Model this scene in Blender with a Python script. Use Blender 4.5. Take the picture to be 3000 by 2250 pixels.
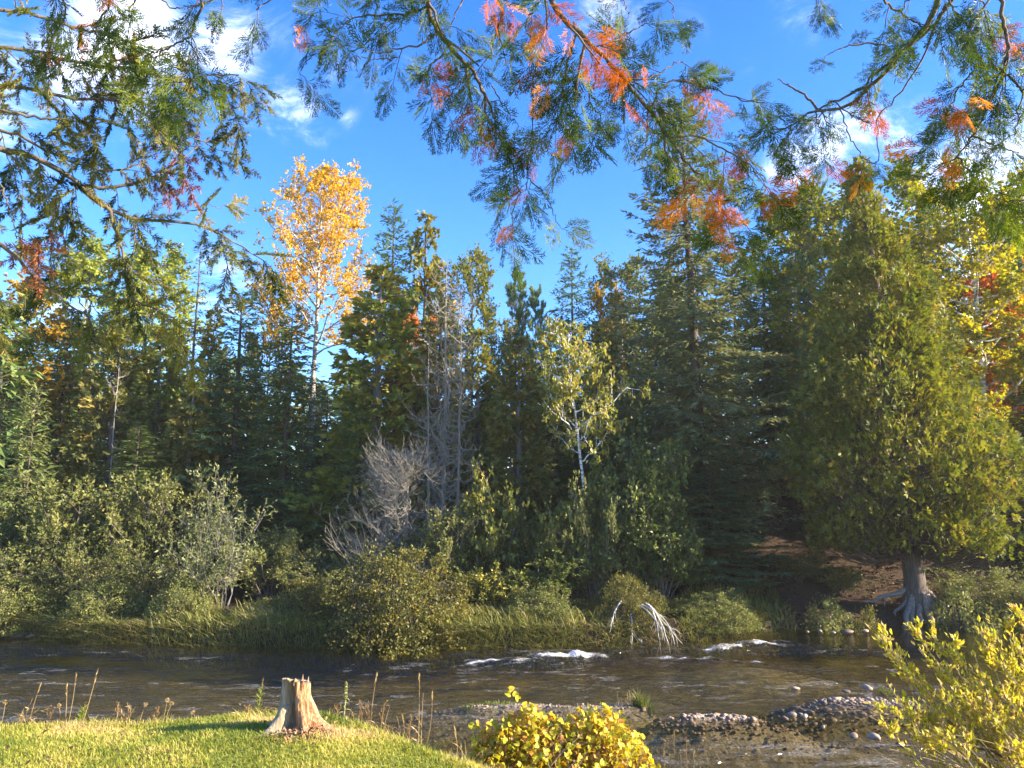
import bpy, math, random
import numpy as np
from mathutils import Vector, Matrix

for o in list(bpy.data.objects):
    bpy.data.objects.remove(o)
SC = bpy.context.scene
COL = SC.collection
PI = math.pi
R = math.radians

# ------------------------------------------------------------------ camera
CAM_Z = 3.0
PITCH = R(9.4)
FPX = 2266.0                       # focal length in pixels of the 3000 px wide photograph
cam_d = bpy.data.cameras.new('camera')
cam_d.sensor_width = 36.0
cam_d.lens = 36.0 * FPX / 3000.0
cam_d.clip_start = 0.05
cam_d.clip_end = 3000.0
cam = bpy.data.objects.new('camera', cam_d)
COL.objects.link(cam)
cam.location = (0, 0, CAM_Z)
cam.rotation_euler = (R(90) + PITCH, 0, 0)
SC.camera = cam

# ------------------------------------------------------------------ world, sun, exposure
SUN_AZ = -10.0                       # degrees from +X (right of the picture) towards +Y (away from the camera)
SUN_EL = 21.0
w = bpy.data.worlds.new('World')
SC.world = w
w.use_nodes = True
wn, wl = w.node_tree.nodes, w.node_tree.links
wn.clear()


def wnode(t, **kw):
    n = wn.new(t)
    for k, v in kw.items():
        setattr(n, k, v)
    return n


def wmath(op, a, b=None, clamp=False):
    n = wn.new('ShaderNodeMath')
    n.operation = op
    n.use_clamp = clamp
    for i, v in enumerate((a, b)):
        if v is None:
            continue
        if isinstance(v, (int, float)):
            n.inputs[i].default_value = v
        else:
            wl.new(v, n.inputs[i])
    return n.outputs[0]


sky = wnode('ShaderNodeTexSky', sky_type='NISHITA', sun_disc=False)
sky.sun_elevation = R(SUN_EL)
sky.sun_rotation = R(90 - SUN_AZ)
sky.altitude = 300
sky.air_density = 1.0
sky.dust_density = 0.25
sky.ozone_density = 3.0
hsv = wnode('ShaderNodeHueSaturation')
hsv.inputs['Hue'].default_value = 0.517
hsv.inputs['Saturation'].default_value = 1.32
hsv.inputs['Value'].default_value = 0.58
wl.new(sky.outputs[0], hsv.inputs['Color'])
tc = wnode('ShaderNodeTexCoord')
sep = wnode('ShaderNodeSeparateXYZ')
wl.new(tc.outputs['Generated'], sep.inputs[0])
zz = wmath('ADD', sep.outputs[2], 0.18)
zz = wmath('MAXIMUM', zz, 0.02)
comb = wnode('ShaderNodeCombineXYZ')
wl.new(wmath('DIVIDE', sep.outputs[0], zz), comb.inputs[0])
wl.new(wmath('DIVIDE', sep.outputs[1], zz), comb.inputs[1])
n1 = wnode('ShaderNodeTexNoise')
n1.inputs['Scale'].default_value = 1.5
n1.inputs['Detail'].default_value = 4.0
n1.inputs['Roughness'].default_value = 0.60
n1.inputs['Distortion'].default_value = 0.45
wl.new(comb.outputs[0], n1.inputs['Vector'])
n2 = wnode('ShaderNodeTexNoise')
n2.inputs['Scale'].default_value = 5.5
n2.inputs['Detail'].default_value = 6.0
n2.inputs['Roughness'].default_value = 0.68
n2.inputs['Distortion'].default_value = 0.8
wl.new(comb.outputs[0], n2.inputs['Vector'])


def pdir(px, py):
    v = Vector(((px - 1500) / FPX, math.cos(PITCH) - (1125 - py) / FPX * math.sin(PITCH),
                math.sin(PITCH) + (1125 - py) / FPX * math.cos(PITCH)))
    return v.normalized()


# cumulus wisps at their places in the sky (direction, angular radius, weight)
CLOUDS = [(-200, 200, .26, .30), (320, 120, .22, .34), (640, 130, .13, .28), (820, 100, .09, .20), (620, 345, .10, .22), (840, 335, .11, .22), (1040, 230, .09, .20),
          (1020, 330, .04, .20), (1200, 200, .05, .16), (1085, 550, .035, .17), (680, 790, .09, .23), (600, 880, .10, .22), (1830, 30, .14, .21), (2020, 60, .13, .20),
          (2330, 30, .13, .18), (2200, 185, .045, .18), (2480, 450, .17, .24), (2700, 380, .16, .19), (2330, 520, .14, .22),
          (2900, 560, .22, .28), (3100, 150, .16, .26), (2950, 820, .16, .28), (60, 900, .14, .20), (2600, 700, .14, .24),
          (-1800, 300, .5, .30), (4400, 500, .5, .30), (3700, 100, .3, .28)]  # this row: unseen clouds past both sides, added to raise the fill
# unseen cloud added for neutral fill light: overhead, behind, and to both sides
FILL_CLOUDS = [((0, -.35, .94), .85, .17), ((0, -.9, .45), 1.0, .17), ((-.95, -.2, .35), .8, .17), ((.95, -.25, .35), .8, .17)]
acc = None
for v_, rad, wt in [(pdir(a_, b_), c_, d_) for a_, b_, c_, d_ in CLOUDS] + [(Vector(a_).normalized(), b_, c_) for a_, b_, c_ in FILL_CLOUDS]:
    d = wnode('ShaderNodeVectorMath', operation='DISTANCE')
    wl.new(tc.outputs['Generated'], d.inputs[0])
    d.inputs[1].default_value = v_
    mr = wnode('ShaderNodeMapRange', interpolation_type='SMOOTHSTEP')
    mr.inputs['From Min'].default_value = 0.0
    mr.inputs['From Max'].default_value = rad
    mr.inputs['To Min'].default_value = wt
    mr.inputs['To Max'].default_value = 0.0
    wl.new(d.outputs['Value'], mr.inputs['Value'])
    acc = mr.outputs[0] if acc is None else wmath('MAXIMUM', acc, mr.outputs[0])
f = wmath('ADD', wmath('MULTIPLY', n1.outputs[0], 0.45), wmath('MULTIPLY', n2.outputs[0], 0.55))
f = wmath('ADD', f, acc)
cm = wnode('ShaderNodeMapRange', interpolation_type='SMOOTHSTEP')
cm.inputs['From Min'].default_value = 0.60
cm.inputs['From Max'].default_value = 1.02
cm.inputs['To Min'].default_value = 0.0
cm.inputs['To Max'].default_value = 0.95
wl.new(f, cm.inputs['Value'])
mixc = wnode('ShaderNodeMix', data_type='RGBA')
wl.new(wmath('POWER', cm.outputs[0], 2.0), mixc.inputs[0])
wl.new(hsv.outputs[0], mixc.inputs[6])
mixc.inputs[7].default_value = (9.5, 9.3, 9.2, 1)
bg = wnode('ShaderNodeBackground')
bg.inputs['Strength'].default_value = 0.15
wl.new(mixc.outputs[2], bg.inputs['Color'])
wo = wnode('ShaderNodeOutputWorld')
wl.new(bg.outputs[0], wo.inputs['Surface'])

w.cycles.sampling_method = 'MANUAL'
w.cycles.sample_map_resolution = 512
sun_d = bpy.data.lights.new('sun', 'SUN')
sun_d.energy = 3.55
sun_d.angle = R(0.5)
sun_d.color = (1.0, 0.86, 0.66)
sun = bpy.data.objects.new('sun', sun_d)
COL.objects.link(sun)
SUN_DIR = Vector((math.cos(R(SUN_EL)) * math.cos(R(SUN_AZ)), math.cos(R(SUN_EL)) * math.sin(R(SUN_AZ)), math.sin(R(SUN_EL))))
sun.rotation_euler = SUN_DIR.to_track_quat('Z', 'Y').to_euler()
sun.location = (30, 5, 20)

SC.view_settings.view_transform = 'Standard'
SC.view_settings.look = 'None'
SC.view_settings.gamma = 1.0
SC.view_settings.exposure = 2.55
SC.render.engine = 'CYCLES'
cy = SC.cycles
cy.max_bounces = 4
cy.diffuse_bounces = 2
cy.glossy_bounces = 2
cy.transmission_bounces = 3
cy.transparent_max_bounces = 8
cy.volume_bounces = 0
cy.caustics_reflective = False
cy.caustics_refractive = False
cy.sample_clamp_indirect = 6.0
cy.use_denoising = True
cy.blur_glossy = 0.5


# ------------------------------------------------------------------ pixel -> world helpers
def ray(px, py):
    dx, dy = (px - 1500) / FPX, (1125 - py) / FPX
    return np.array([dx, math.cos(PITCH) - dy * math.sin(PITCH), math.sin(PITCH) + dy * math.cos(PITCH)])


def pix(px, py, Y):
    d = ray(px, py)
    return np.array([0, 0, CAM_Z]) + d * (Y / d[1])


def pixz(px, py, z):
    d = ray(px, py)
    return np.array([0, 0, CAM_Z]) + d * ((z - CAM_Z) / d[2])


# ------------------------------------------------------------------ small numpy toolbox
def norm(v):
    v = np.asarray(v, float)
    return v / np.maximum(np.linalg.norm(v, axis=-1, keepdims=True), 1e-9)


def rand_unit(rg, n):
    return norm(rg.normal(size=(n, 3)))


def smooth(a, b, x):
    t = np.clip((np.asarray(x, float) - a) / (b - a), 0, 1)
    return t * t * (3 - 2 * t)


def _hash(ix, iy, seed):
    h = (ix.astype(np.int64) * 374761393 + iy.astype(np.int64) * 668265263 + seed * 1442695) & 0x7fffffff
    h = ((h ^ (h >> 13)) * 1274126177) & 0x7fffffff
    return ((h ^ (h >> 16)) & 0xffff) / 65535.0


def vnoise(x, y, seed=0):
    x = np.asarray(x, float)
    y = np.asarray(y, float)
    ix, iy = np.floor(x), np.floor(y)
    fx, fy = x - ix, y - iy
    fx, fy = fx * fx * (3 - 2 * fx), fy * fy * (3 - 2 * fy)
    a, b = _hash(ix, iy, seed), _hash(ix + 1, iy, seed)
    c, d = _hash(ix, iy + 1, seed), _hash(ix + 1, iy + 1, seed)
    return (a * (1 - fx) + b * fx) * (1 - fy) + (c * (1 - fx) + d * fx) * fy


def fbm(x, y, seed=0, oct=4, gain=.5):
    s, a, t = 0, 1.0, 0
    for k in range(oct):
        s = s + a * vnoise(x * 2 ** k, y * 2 ** k, seed + k * 17)
        t += a
        a *= gain
    return s / t


class G:
    """collects faces with a per-vertex random value and a material slot"""

    def __init__(self):
        self.v, self.a, self.q, self.t, self.n = [], [], [], [], 0
        self.mq, self.mt = [], []

    def add(self, V, Q=None, T=None, a=0.5, m=0):
        V = np.asarray(V, float).reshape(-1, 3)
        a = np.broadcast_to(np.asarray(a, float), (len(V),)) if np.ndim(a) == 0 else np.asarray(a, float).reshape(-1)
        self.v.append(V)
        self.a.append(a)
        if Q is not None and len(Q):
            self.q.append(np.asarray(Q).reshape(-1, 4) + self.n)
            self.mq.append(np.full(len(self.q[-1]), m))
        if T is not None and len(T):
            self.t.append(np.asarray(T).reshape(-1, 3) + self.n)
            self.mt.append(np.full(len(self.t[-1]), m))
        self.n += len(V)
        return self

    def tris(self):
        return 2 * sum(len(q) for q in self.q) + sum(len(t) for t in self.t)

    def mesh(self, name, mats, smooth_sh=False):
        V = np.concatenate(self.v)
        A = np.concatenate(self.a)
        Q = np.concatenate(self.q) if self.q else np.zeros((0, 4), int)
        T = np.concatenate(self.t) if self.t else np.zeros((0, 3), int)
        mi = np.concatenate(self.mq + self.mt)
        me = bpy.data.meshes.new(name)
        me.vertices.add(len(V))
        me.vertices.foreach_set('co', V.astype(np.float32).ravel())
        loops = np.concatenate([Q.ravel(), T.ravel()])
        me.loops.add(len(loops))
        me.polygons.add(len(Q) + len(T))
        st = np.concatenate([np.arange(len(Q)) * 4, len(Q) * 4 + np.arange(len(T)) * 3])
        me.polygons.foreach_set('loop_start', st.astype(np.int32))
        me.loops.foreach_set('vertex_index', loops.astype(np.int32))
        me.polygons.foreach_set('material_index', mi.astype(np.int32))
        me.polygons.foreach_set('use_smooth', np.full(len(mi), smooth_sh))
        at = me.attributes.new('rnd', 'FLOAT', 'POINT')
        at.data.foreach_set('value', A.astype(np.float32))
        for mt in (mats if isinstance(mats, (list, tuple)) else [mats]):
            me.materials.append(mt)
        me.update(calc_edges=True)
        global TRIS
        TRIS += self.tris()
        return me


TRIS = 0


def frames(T):
    """two normals for a field of tangents (...,3)"""
    ref = np.where(np.abs(T[..., 2:3]) < .92, np.array([0, 0, 1.]), np.array([1., 0, 0]))
    U = norm(np.cross(T, ref))
    return U, np.cross(T, U)


def tubes(g, paths, radii, ns=4, a=0.5, m=0, cap=False):
    paths = np.asarray(paths, float)
    if paths.ndim == 2:
        paths = paths[None]
    radii = np.broadcast_to(np.asarray(radii, float), paths.shape[:2])
    K, N, _ = paths.shape
    T = norm(np.gradient(paths, axis=1))
    mt = norm(T.mean(axis=1))
    ref = np.where(np.abs(mt[:, 2:3]) < .8, np.array([0, 0, 1.]), np.array([1., 0, 0]))[:, None, :]
    U = norm(np.cross(T, ref))
    W = np.cross(T, U)
    ang = np.arange(ns) * 2 * PI / ns
    V = paths[:, :, None, :] + radii[:, :, None, None] * (np.cos(ang)[:, None] * U[:, :, None, :] + np.sin(ang)[:, None] * W[:, :, None, :])
    k = np.arange(K)[:, None, None] * N * ns
    i = np.arange(N - 1)[None, :, None] * ns
    j = np.arange(ns)[None, None, :]
    j2 = (j + 1) % ns
    Q = np.stack([k + i + j, k + i + j2, k + i + ns + j2, k + i + ns + j], -1).reshape(-1, 4)
    Tt = None
    if cap:
        base = (np.arange(K) * N * ns)[:, None] + (N - 1) * ns
        Tt = np.concatenate([np.stack([base[:, 0], base[:, 0] + q, base[:, 0] + q + 1], -1) for q in range(1, ns - 1)])
    aa = np.repeat(np.broadcast_to(np.asarray(a, float), (K,)), N * ns)
    g.add(V.reshape(-1, 3), Q, Tt, aa, m)


def kites(g, P, D, Nn, L, W, a=0.5, m=0, mid=.42, fold=.18):
    P, D, Nn = np.asarray(P, float), norm(D), np.asarray(Nn, float)
    K = len(P)
    L = np.broadcast_to(np.asarray(L, float), (K,))[:, None]
    W = np.broadcast_to(np.asarray(W, float), (K,))[:, None]
    S = norm(np.cross(D, Nn))
    N2 = np.cross(S, D)
    c = P + D * L * mid
    V = np.stack([P, c + S * W * .5 + N2 * W * fold, P + D * L, c - S * W * .5 + N2 * W * fold], 1)
    Q = np.arange(K * 4).reshape(K, 4)
    g.add(V.reshape(-1, 3), Q, None, np.repeat(np.broadcast_to(np.asarray(a, float), (K,)), 4), m)


def along(paths, idx, s):
    K, N, _ = paths.shape
    f_ = np.clip(s, 0, .9999) * (N - 1)
    i = f_.astype(int)
    t = (f_ - i)[:, None]
    p0, p1 = paths[idx, i], paths[idx, i + 1]
    ex = np.maximum(s - .9999, 0)[:, None] * (N - 1)
    return p0 + (p1 - p0) * (t + ex), norm(p1 - p0)


def sprout(rg, paths, n, s0, s1, spread, length, up=0.0, fwd=.6, npts=5, wob=.08):
    """n child paths on each parent path"""
    K = len(paths)
    idx = np.repeat(np.arange(K), n)
    s = rg.uniform(s0, s1, K * n)
    p, t = along(paths, idx, s)
    plen = np.linalg.norm(np.diff(paths, axis=1), axis=2).sum(1)[idx]
    d = norm(t * fwd + rand_unit(rg, K * n) * spread + np.array([0, 0, up]))
    L = length(plen, s) * rg.uniform(.65, 1.25, K * n)
    u = np.linspace(0, 1, npts)
    path = p[:, None, :] + d[:, None, :] * (L[:, None] * u)[:, :, None]
    path[:, :, 2] += up * .5 * L[:, None] * u ** 2
    path += np.cumsum(rg.normal(size=path.shape) * wob, axis=1) * (L[:, None] * (u > 0) / npts)[:, :, None]
    return path, idx, s


# ------------------------------------------------------------------ materials
def new_mat(name):
    m = bpy.data.materials.new(name)
    m.use_nodes = True
    nt = m.node_tree
    nt.nodes.clear()
    out = nt.nodes.new('ShaderNodeOutputMaterial')
    return m, nt, out


def nd(nt, t, **kw):
    n = nt.nodes.new(t)
    for k, v in kw.items():
        setattr(n, k, v)
    return n


def ramp(nt, cols, interp='LINEAR'):
    r = nd(nt, 'ShaderNodeValToRGB')
    r.color_ramp.interpolation = interp
    e = r.color_ramp.elements
    while len(e) > 1:
        e.remove(e[-1])
    for i, (p, c) in enumerate(cols):
        x = e[0] if i == 0 else e.new(p)
        x.position = p
        x.color = (*c, 1)
    return r


def leaf_mat(name, cols, trans=.4, rough=.5, spec=.25, by_object=False, obj_var=.12, tscale=1.25, blotch=0.0):
    m, nt, out = new_mat(name)
    L = nt.links
    oi = nd(nt, 'ShaderNodeObjectInfo')
    r = ramp(nt, cols)
    if by_object:
        L.new(oi.outputs['Random'], r.inputs[0])
    else:
        at = nd(nt, 'ShaderNodeAttribute', attribute_name='rnd')
        L.new(at.outputs['Fac'], r.inputs[0])
    h = nd(nt, 'ShaderNodeHueSaturation')
    mr = nd(nt, 'ShaderNodeMapRange')
    mr.inputs['To Min'].default_value = 1 - obj_var
    mr.inputs['To Max'].default_value = 1 + obj_var
    L.new(oi.outputs['Random'], mr.inputs['Value'])
    L.new(mr.outputs[0], h.inputs['Value'])
    src = r.outputs[0]
    if blotch:                                   # brown spots and faded margins of autumn leaves
        geo = nd(nt, 'ShaderNodeNewGeometry')
        nz = nd(nt, 'ShaderNodeTexNoise')
        nz.inputs['Scale'].default_value = 75
        nz.inputs['Detail'].default_value = 4
        L.new(geo.outputs['Position'], nz.inputs['Vector'])
        rm = ramp(nt, [(.50, (0, 0, 0)), (.66, (blotch, blotch, blotch))])
        L.new(nz.outputs[0], rm.inputs[0])
        mb_ = nd(nt, 'ShaderNodeMix', data_type='RGBA')
        L.new(rm.outputs[0], mb_.inputs[0])
        L.new(src, mb_.inputs[6])
        mb_.inputs[7].default_value = (.26, .12, .035, 1)
        src = mb_.outputs[2]
    L.new(src, h.inputs['Color'])
    p = nd(nt, 'ShaderNodeBsdfPrincipled')
    p.inputs['Roughness'].default_value = rough
    p.inputs['Specular IOR Level'].default_value = spec
    L.new(h.outputs[0], p.inputs['Base Color'])
    t = nd(nt, 'ShaderNodeBsdfTranslucent')
    h2 = nd(nt, 'ShaderNodeHueSaturation')
    h2.inputs['Value'].default_value = tscale
    h2.inputs['Saturation'].default_value = 1.1
    L.new(h.outputs[0], h2.inputs['Color'])
    L.new(h2.outputs[0], t.inputs['Color'])
    mx = nd(nt, 'ShaderNodeMixShader')
    mx.inputs[0].default_value = trans
    L.new(p.outputs[0], mx.inputs[1])
    L.new(t.outputs[0], mx.inputs[2])
    L.new(mx.outputs[0], out.inputs['Surface'])
    return m


def bark_mat(name, c0, c1, scale=(30, 30, 4), rough=.85, bump=.4, bscale=None):
    m, nt, out = new_mat(name)
    L = nt.links
    tcn = nd(nt, 'ShaderNodeTexCoord')
    mp = nd(nt, 'ShaderNodeMapping')
    mp.inputs['Scale'].default_value = scale
    L.new(tcn.outputs['Object'], mp.inputs['Vector'])
    n = nd(nt, 'ShaderNodeTexNoise')
    n.inputs['Scale'].default_value = 1.0
    n.inputs['Detail'].default_value = 6
    n.inputs['Roughness'].default_value = .65
    L.new(mp.outputs[0], n.inputs['Vector'])
    r = ramp(nt, [(.3, c0), (.7, c1)])
    L.new(n.outputs[0], r.inputs[0])
    p = nd(nt, 'ShaderNodeBsdfPrincipled')
    p.inputs['Roughness'].default_value = rough
    p.inputs['Specular IOR Level'].default_value = .15
    L.new(r.outputs[0], p.inputs['Base Color'])
    b = nd(nt, 'ShaderNodeBump')
    b.inputs['Strength'].default_value = bump
    b.inputs['Distance'].default_value = .02
    L.new(n.outputs[0], b.inputs['Height'])
    L.new(b.outputs[0], p.inputs['Normal'])
    L.new(p.outputs[0], out.inputs['Surface'])
    return m


def birch_mat(name, white=(.62, .58, .52)):
    m, nt, out = new_mat(name)
    L = nt.links
    tcn = nd(nt, 'ShaderNodeTexCoord')
    mp = nd(nt, 'ShaderNodeMapping')
    mp.inputs['Scale'].default_value = (5, 5, 22)
    L.new(tcn.outputs['Object'], mp.inputs['Vector'])
    n = nd(nt, 'ShaderNodeTexNoise')
    n.inputs['Scale'].default_value = 1.0
    n.inputs['Detail'].default_value = 4
    L.new(mp.outputs[0], n.inputs['Vector'])
    r = ramp(nt, [(.34, (.04, .035, .03)), (.44, tuple(.55 * c for c in white)), (.56, white)])
    L.new(n.outputs[0], r.inputs[0])
    p = nd(nt, 'ShaderNodeBsdfPrincipled')
    p.inputs['Roughness'].default_value = .7
    L.new(r.outputs[0], p.inputs['Base Color'])
    L.new(p.outputs[0], out.inputs['Surface'])
    return m


# conifer greens, autumn colours
M_SPRUCE = leaf_mat('spruce_needles', [(0, (0.068, 0.121, 0.044)), (.5, (0.133, 0.190, 0.058)), (.9, (0.237, 0.265, 0.068)), (1, (0.360, 0.282, 0.087))], .25, .55)
M_SPRUCE_BLUE = leaf_mat('blue_spruce_needles', [(0, (0.059, 0.121, 0.056)), (.5, (0.108, 0.189, 0.081)), (1, (0.193, 0.266, 0.101))], .25, .55)
M_SPRUCE_BIG = leaf_mat('grey_green_spruce_needles', [(0, (0.105, 0.138, 0.068)), (.5, (0.193, 0.220, 0.099)), (.85, (0.275, 0.270, 0.116)), (1, (0.363, 0.297, 0.132))], .28, .55)
M_SPRUCE_LIT = leaf_mat('sunlit_spruce_needles', [(0, (.10, .135, .040)), (.5, (.18, .215, .065)), (1, (.27, .28, .09))], .35, .55)  # lighter greens, sunlight put into the needle colour
M_SPRUCE_OLIVE = leaf_mat('olive_spruce_needles', [(0, (.075, .10, .042)), (.5, (.145, .160, .058)), (.85, (.215, .195, .070)), (1, (.30, .23, .09))], .25, .55)
M_CEDAR = leaf_mat('cedar_sprays', [(0, (0.086, 0.130, 0.024)), (.45, (0.178, 0.206, 0.032)), (.8, (0.310, 0.269, 0.044)), (1, (0.510, 0.260, 0.068))], .32, .55)
M_CEDAR_BIG = leaf_mat('lush_cedar_sprays', [(0, (.075, .100, .016)), (.4, (.160, .185, .024)), (.7, (.27, .255, .036)), (.92, (.36, .27, .05)), (1, (.46, .22, .055))], .35, .55)
M_CEDAR_BROWN = leaf_mat('bronze_cedar_sprays', [(0, (0.083, 0.108, 0.029)), (.5, (0.181, 0.182, 0.044)), (.8, (0.295, 0.235, 0.058)), (1, (0.483, 0.260, 0.077))], .3, .6)
M_GOLD_CONIFER = leaf_mat('golden_needles', [(0, (0.098, 0.126, 0.024)), (.45, (0.197, 0.200, 0.029)), (.8, (0.328, 0.263, 0.033)), (1, (0.426, 0.252, 0.044))], .35, .55)
M_PINE = leaf_mat('pine_needles', [(0, (0.063, 0.127, 0.051)), (.5, (0.125, 0.200, 0.072)), (1, (0.236, 0.263, 0.091))], .25, .5)
M_ASPEN_ORANGE = leaf_mat('orange_aspen_leaves', [(0, (0.340, 0.224, 0.028)), (.25, (0.560, 0.354, 0.033)), (.6, (0.700, 0.448, 0.044)), (.85, (0.660, 0.330, 0.033)), (1, (0.560, 0.224, 0.028))], .45, .45)
M_POPLAR = leaf_mat('pale_green_poplar_leaves', [(0, (.16, .21, .03)), (.5, (.29, .33, .045)), (1, (.44, .43, .065))], .45, .45)
M_SAGE = leaf_mat('sage_green_leaves', [(0, (0.078, 0.110, 0.032)), (.5, (0.150, 0.177, 0.047)), (1, (0.260, 0.244, 0.063))], .4, .5)
M_YELLOWGREEN = leaf_mat('yellow_green_leaves', [(0, (.085, .110, .014)), (.5, (.20, .21, .020)), (1, (.38, .32, .028))], .45, .45)
M_BRIGHTYELLOW = leaf_mat('bright_yellow_birch_leaves', [(0, (.18, .19, .014)), (.5, (.38, .35, .018)), (1, (.58, .45, .03))], .5, .42)
M_BIRCH = leaf_mat('birch_leaves', [(0, (.17, .19, .03)), (.5, (.31, .30, .05)), (.85, (.46, .38, .07)), (1, (.50, .28, .06))], .4, .42)
M_GOLD = leaf_mat('gold_leaves', [(0, (.16, .115, .016)), (.5, (.36, .24, .022)), (1, (.56, .31, .03))], .42, .45)
M_MAPLE = leaf_mat('orange_maple_leaves', [(0, (.30, .065, .016)), (.4, (.52, .14, .018)), (.8, (.62, .23, .025)), (1, (.60, .34, .04))], .45, .45)
M_ALDER = leaf_mat('alder_leaves', [(0, (0.084, 0.108, 0.028)), (.5, (0.168, 0.185, 0.049)), (.85, (0.267, 0.256, 0.078)), (1, (0.395, 0.339, 0.110))], .35, .45)
M_WILLOW = leaf_mat('willow_leaves', [(0, (0.085, 0.106, 0.037)), (.5, (0.162, 0.179, 0.068)), (1, (0.306, 0.304, 0.132))], .38, .4)
M_VIBURNUM = leaf_mat('broad_green_leaves', [(0, (.06, .085, .022)), (.5, (.11, .145, .034)), (.86, (.17, .19, .045)), (.93, (.50, .42, .07)), (1, (.62, .50, .11))], .35, .38)
M_HEART = leaf_mat('heart_leaves_turning_yellow', [(0, (0.092, 0.123, 0.028)), (.55, (0.183, 0.198, 0.041)), (.80, (0.332, 0.280, 0.063)), (.84, (0.928, 0.725, 0.126)), (1, (1.127, 0.889, 0.252))], .35, .4)
M_ROUND = leaf_mat('olive_shrub_leaves', [(0, (0.068, 0.077, 0.018)), (.5, (0.136, 0.133, 0.030)), (.86, (0.216, 0.172, 0.040)), (.97, (0.368, 0.344, 0.050)), (1, (0.480, 0.430, 0.070))], .35, .45)
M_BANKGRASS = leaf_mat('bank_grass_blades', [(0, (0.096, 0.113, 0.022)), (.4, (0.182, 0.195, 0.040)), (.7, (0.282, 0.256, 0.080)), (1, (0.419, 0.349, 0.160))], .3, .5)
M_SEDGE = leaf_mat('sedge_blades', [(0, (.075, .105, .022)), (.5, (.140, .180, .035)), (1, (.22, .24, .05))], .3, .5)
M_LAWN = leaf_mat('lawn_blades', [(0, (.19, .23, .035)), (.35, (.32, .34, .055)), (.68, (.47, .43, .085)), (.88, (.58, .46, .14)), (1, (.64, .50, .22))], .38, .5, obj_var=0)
M_DRY = leaf_mat('dry_straw', [(0, (.20, .13, .055)), (.5, (.36, .25, .11)), (1, (.52, .40, .20))], .25, .6)
M_DRYBROWN = leaf_mat('dry_brown_weed', [(0, (.13, .075, .035)), (.5, (.25, .15, .065)), (1, (.40, .27, .12))], .2, .6)
M_WEED = leaf_mat('weed_leaves', [(0, (.16, .21, .025)), (.5, (.28, .33, .04)), (1, (.40, .40, .07))], .4, .45)
M_MULLEIN = leaf_mat('woolly_leaves', [(0, (.30, .32, .12)), (1, (.48, .46, .20))], .3, .7)
M_LITTER = leaf_mat('fallen_leaf_litter', [(0, (0.028, 0.015, 0.009)), (.5, (0.071, 0.037, 0.018)), (.85, (0.136, 0.081, 0.040)), (1, (0.223, 0.161, 0.086))], .15, .7)
M_GRAPE = leaf_mat('yellow_vine_leaf', [(0, (0.403, 0.420, 0.032)), (.4, (0.595, 0.560, 0.035)), (.75, (0.710, 0.560, 0.048)), (.93, (0.653, 0.380, 0.048)), (1, (0.528, 0.180, 0.048))], .42, .42, by_object=True, obj_var=0, blotch=.75)
M_GRAPE_IN = leaf_mat('inner_vine_leaves', [(0, (.24, .27, .02)), (.35, (.50, .44, .03)), (.7, (.66, .46, .04)), (.92, (.52, .24, .05)), (1, (.40, .30, .16))], .42, .5, blotch=.75)
M_BUSH = leaf_mat('yellow_bush_leaf', [(0, (0.368, 0.400, 0.051)), (.25, (0.552, 0.500, 0.060)), (.7, (0.681, 0.520, 0.068)), (1, (0.626, 0.360, 0.085))], .45, .42, by_object=True, obj_var=0, blotch=.75)
M_BUSH_IN = leaf_mat('inner_bush_leaves', [(0, (0.288, 0.353, 0.038)), (.25, (0.504, 0.490, 0.060)), (.7, (0.666, 0.549, 0.090)), (1, (0.630, 0.470, 0.240))], .45, .5, blotch=.75)
M_THUJA = leaf_mat('near_cedar_frond', [(0, (.045, .078, .014)), (.6, (.078, .125, .018)), (.85, (.15, .20, .02)), (1, (.22, .25, .03))], .38, .45, by_object=True)
M_THUJA_DEAD = leaf_mat('dead_cedar_frond', [(0, (.36, .085, .012)), (.5, (.62, .17, .010)), (1, (.70, .30, .03))], .4, .6, by_object=True)
M_SPRIG = leaf_mat('near_spruce_sprig', [(0, (.055, .085, .028)), (.5, (.13, .15, .036)), (.8, (.22, .215, .045)), (1, (.30, .25, .06))], .4, .5, by_object=True)
M_SPRIG_DEAD = leaf_mat('dead_spruce_sprig', [(0, (.26, .11, .05)), (1, (.42, .17, .07))], .3, .6, by_object=True)

M_BARK = bark_mat('conifer_bark', (.045, .036, .030), (.14, .115, .095))
M_BARK_GREY = bark_mat('grey_bark', (.085, .078, .070), (.22, .205, .185))
M_BARK_PALE = bark_mat('pale_aspen_bark', (.16, .15, .12), (.42, .40, .34), scale=(8, 8, 9))
M_BARK_CEDAR = bark_mat('cedar_bark', (.045, .035, .028), (.17, .135, .11), scale=(26, 26, 2.2), bump=.9)
M_DEADWOOD = bark_mat('weathered_dead_wood', (.12, .105, .085), (.28, .25, .205))
M_DEADTWIG = bark_mat('pale_dead_twigs', (.15, .135, .11), (.32, .285, .235))
M_BLEACHED = bark_mat('bleached_driftwood', (.40, .37, .32), (.68, .64, .57))
M_TWIG = bark_mat('shrub_stems', (.10, .080, .060), (.26, .215, .165))
M_TWIG_TAN = bark_mat('tan_stems', (.22, .155, .10), (.46, .36, .25))
M_LIMB = bark_mat('limb_bark', (.055, .044, .038), (.20, .165, .135), scale=(60, 60, 60))
M_BIRCHBARK = birch_mat('birch_bark', (.80, .76, .70))
M_BIRCHBARK_GREY = birch_mat('grey_birch_bark', (.40, .38, .34))
M_ROOT = bark_mat('exposed_root_bark', (.11, .095, .08), (.32, .28, .24), scale=(20, 20, 20))


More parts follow.
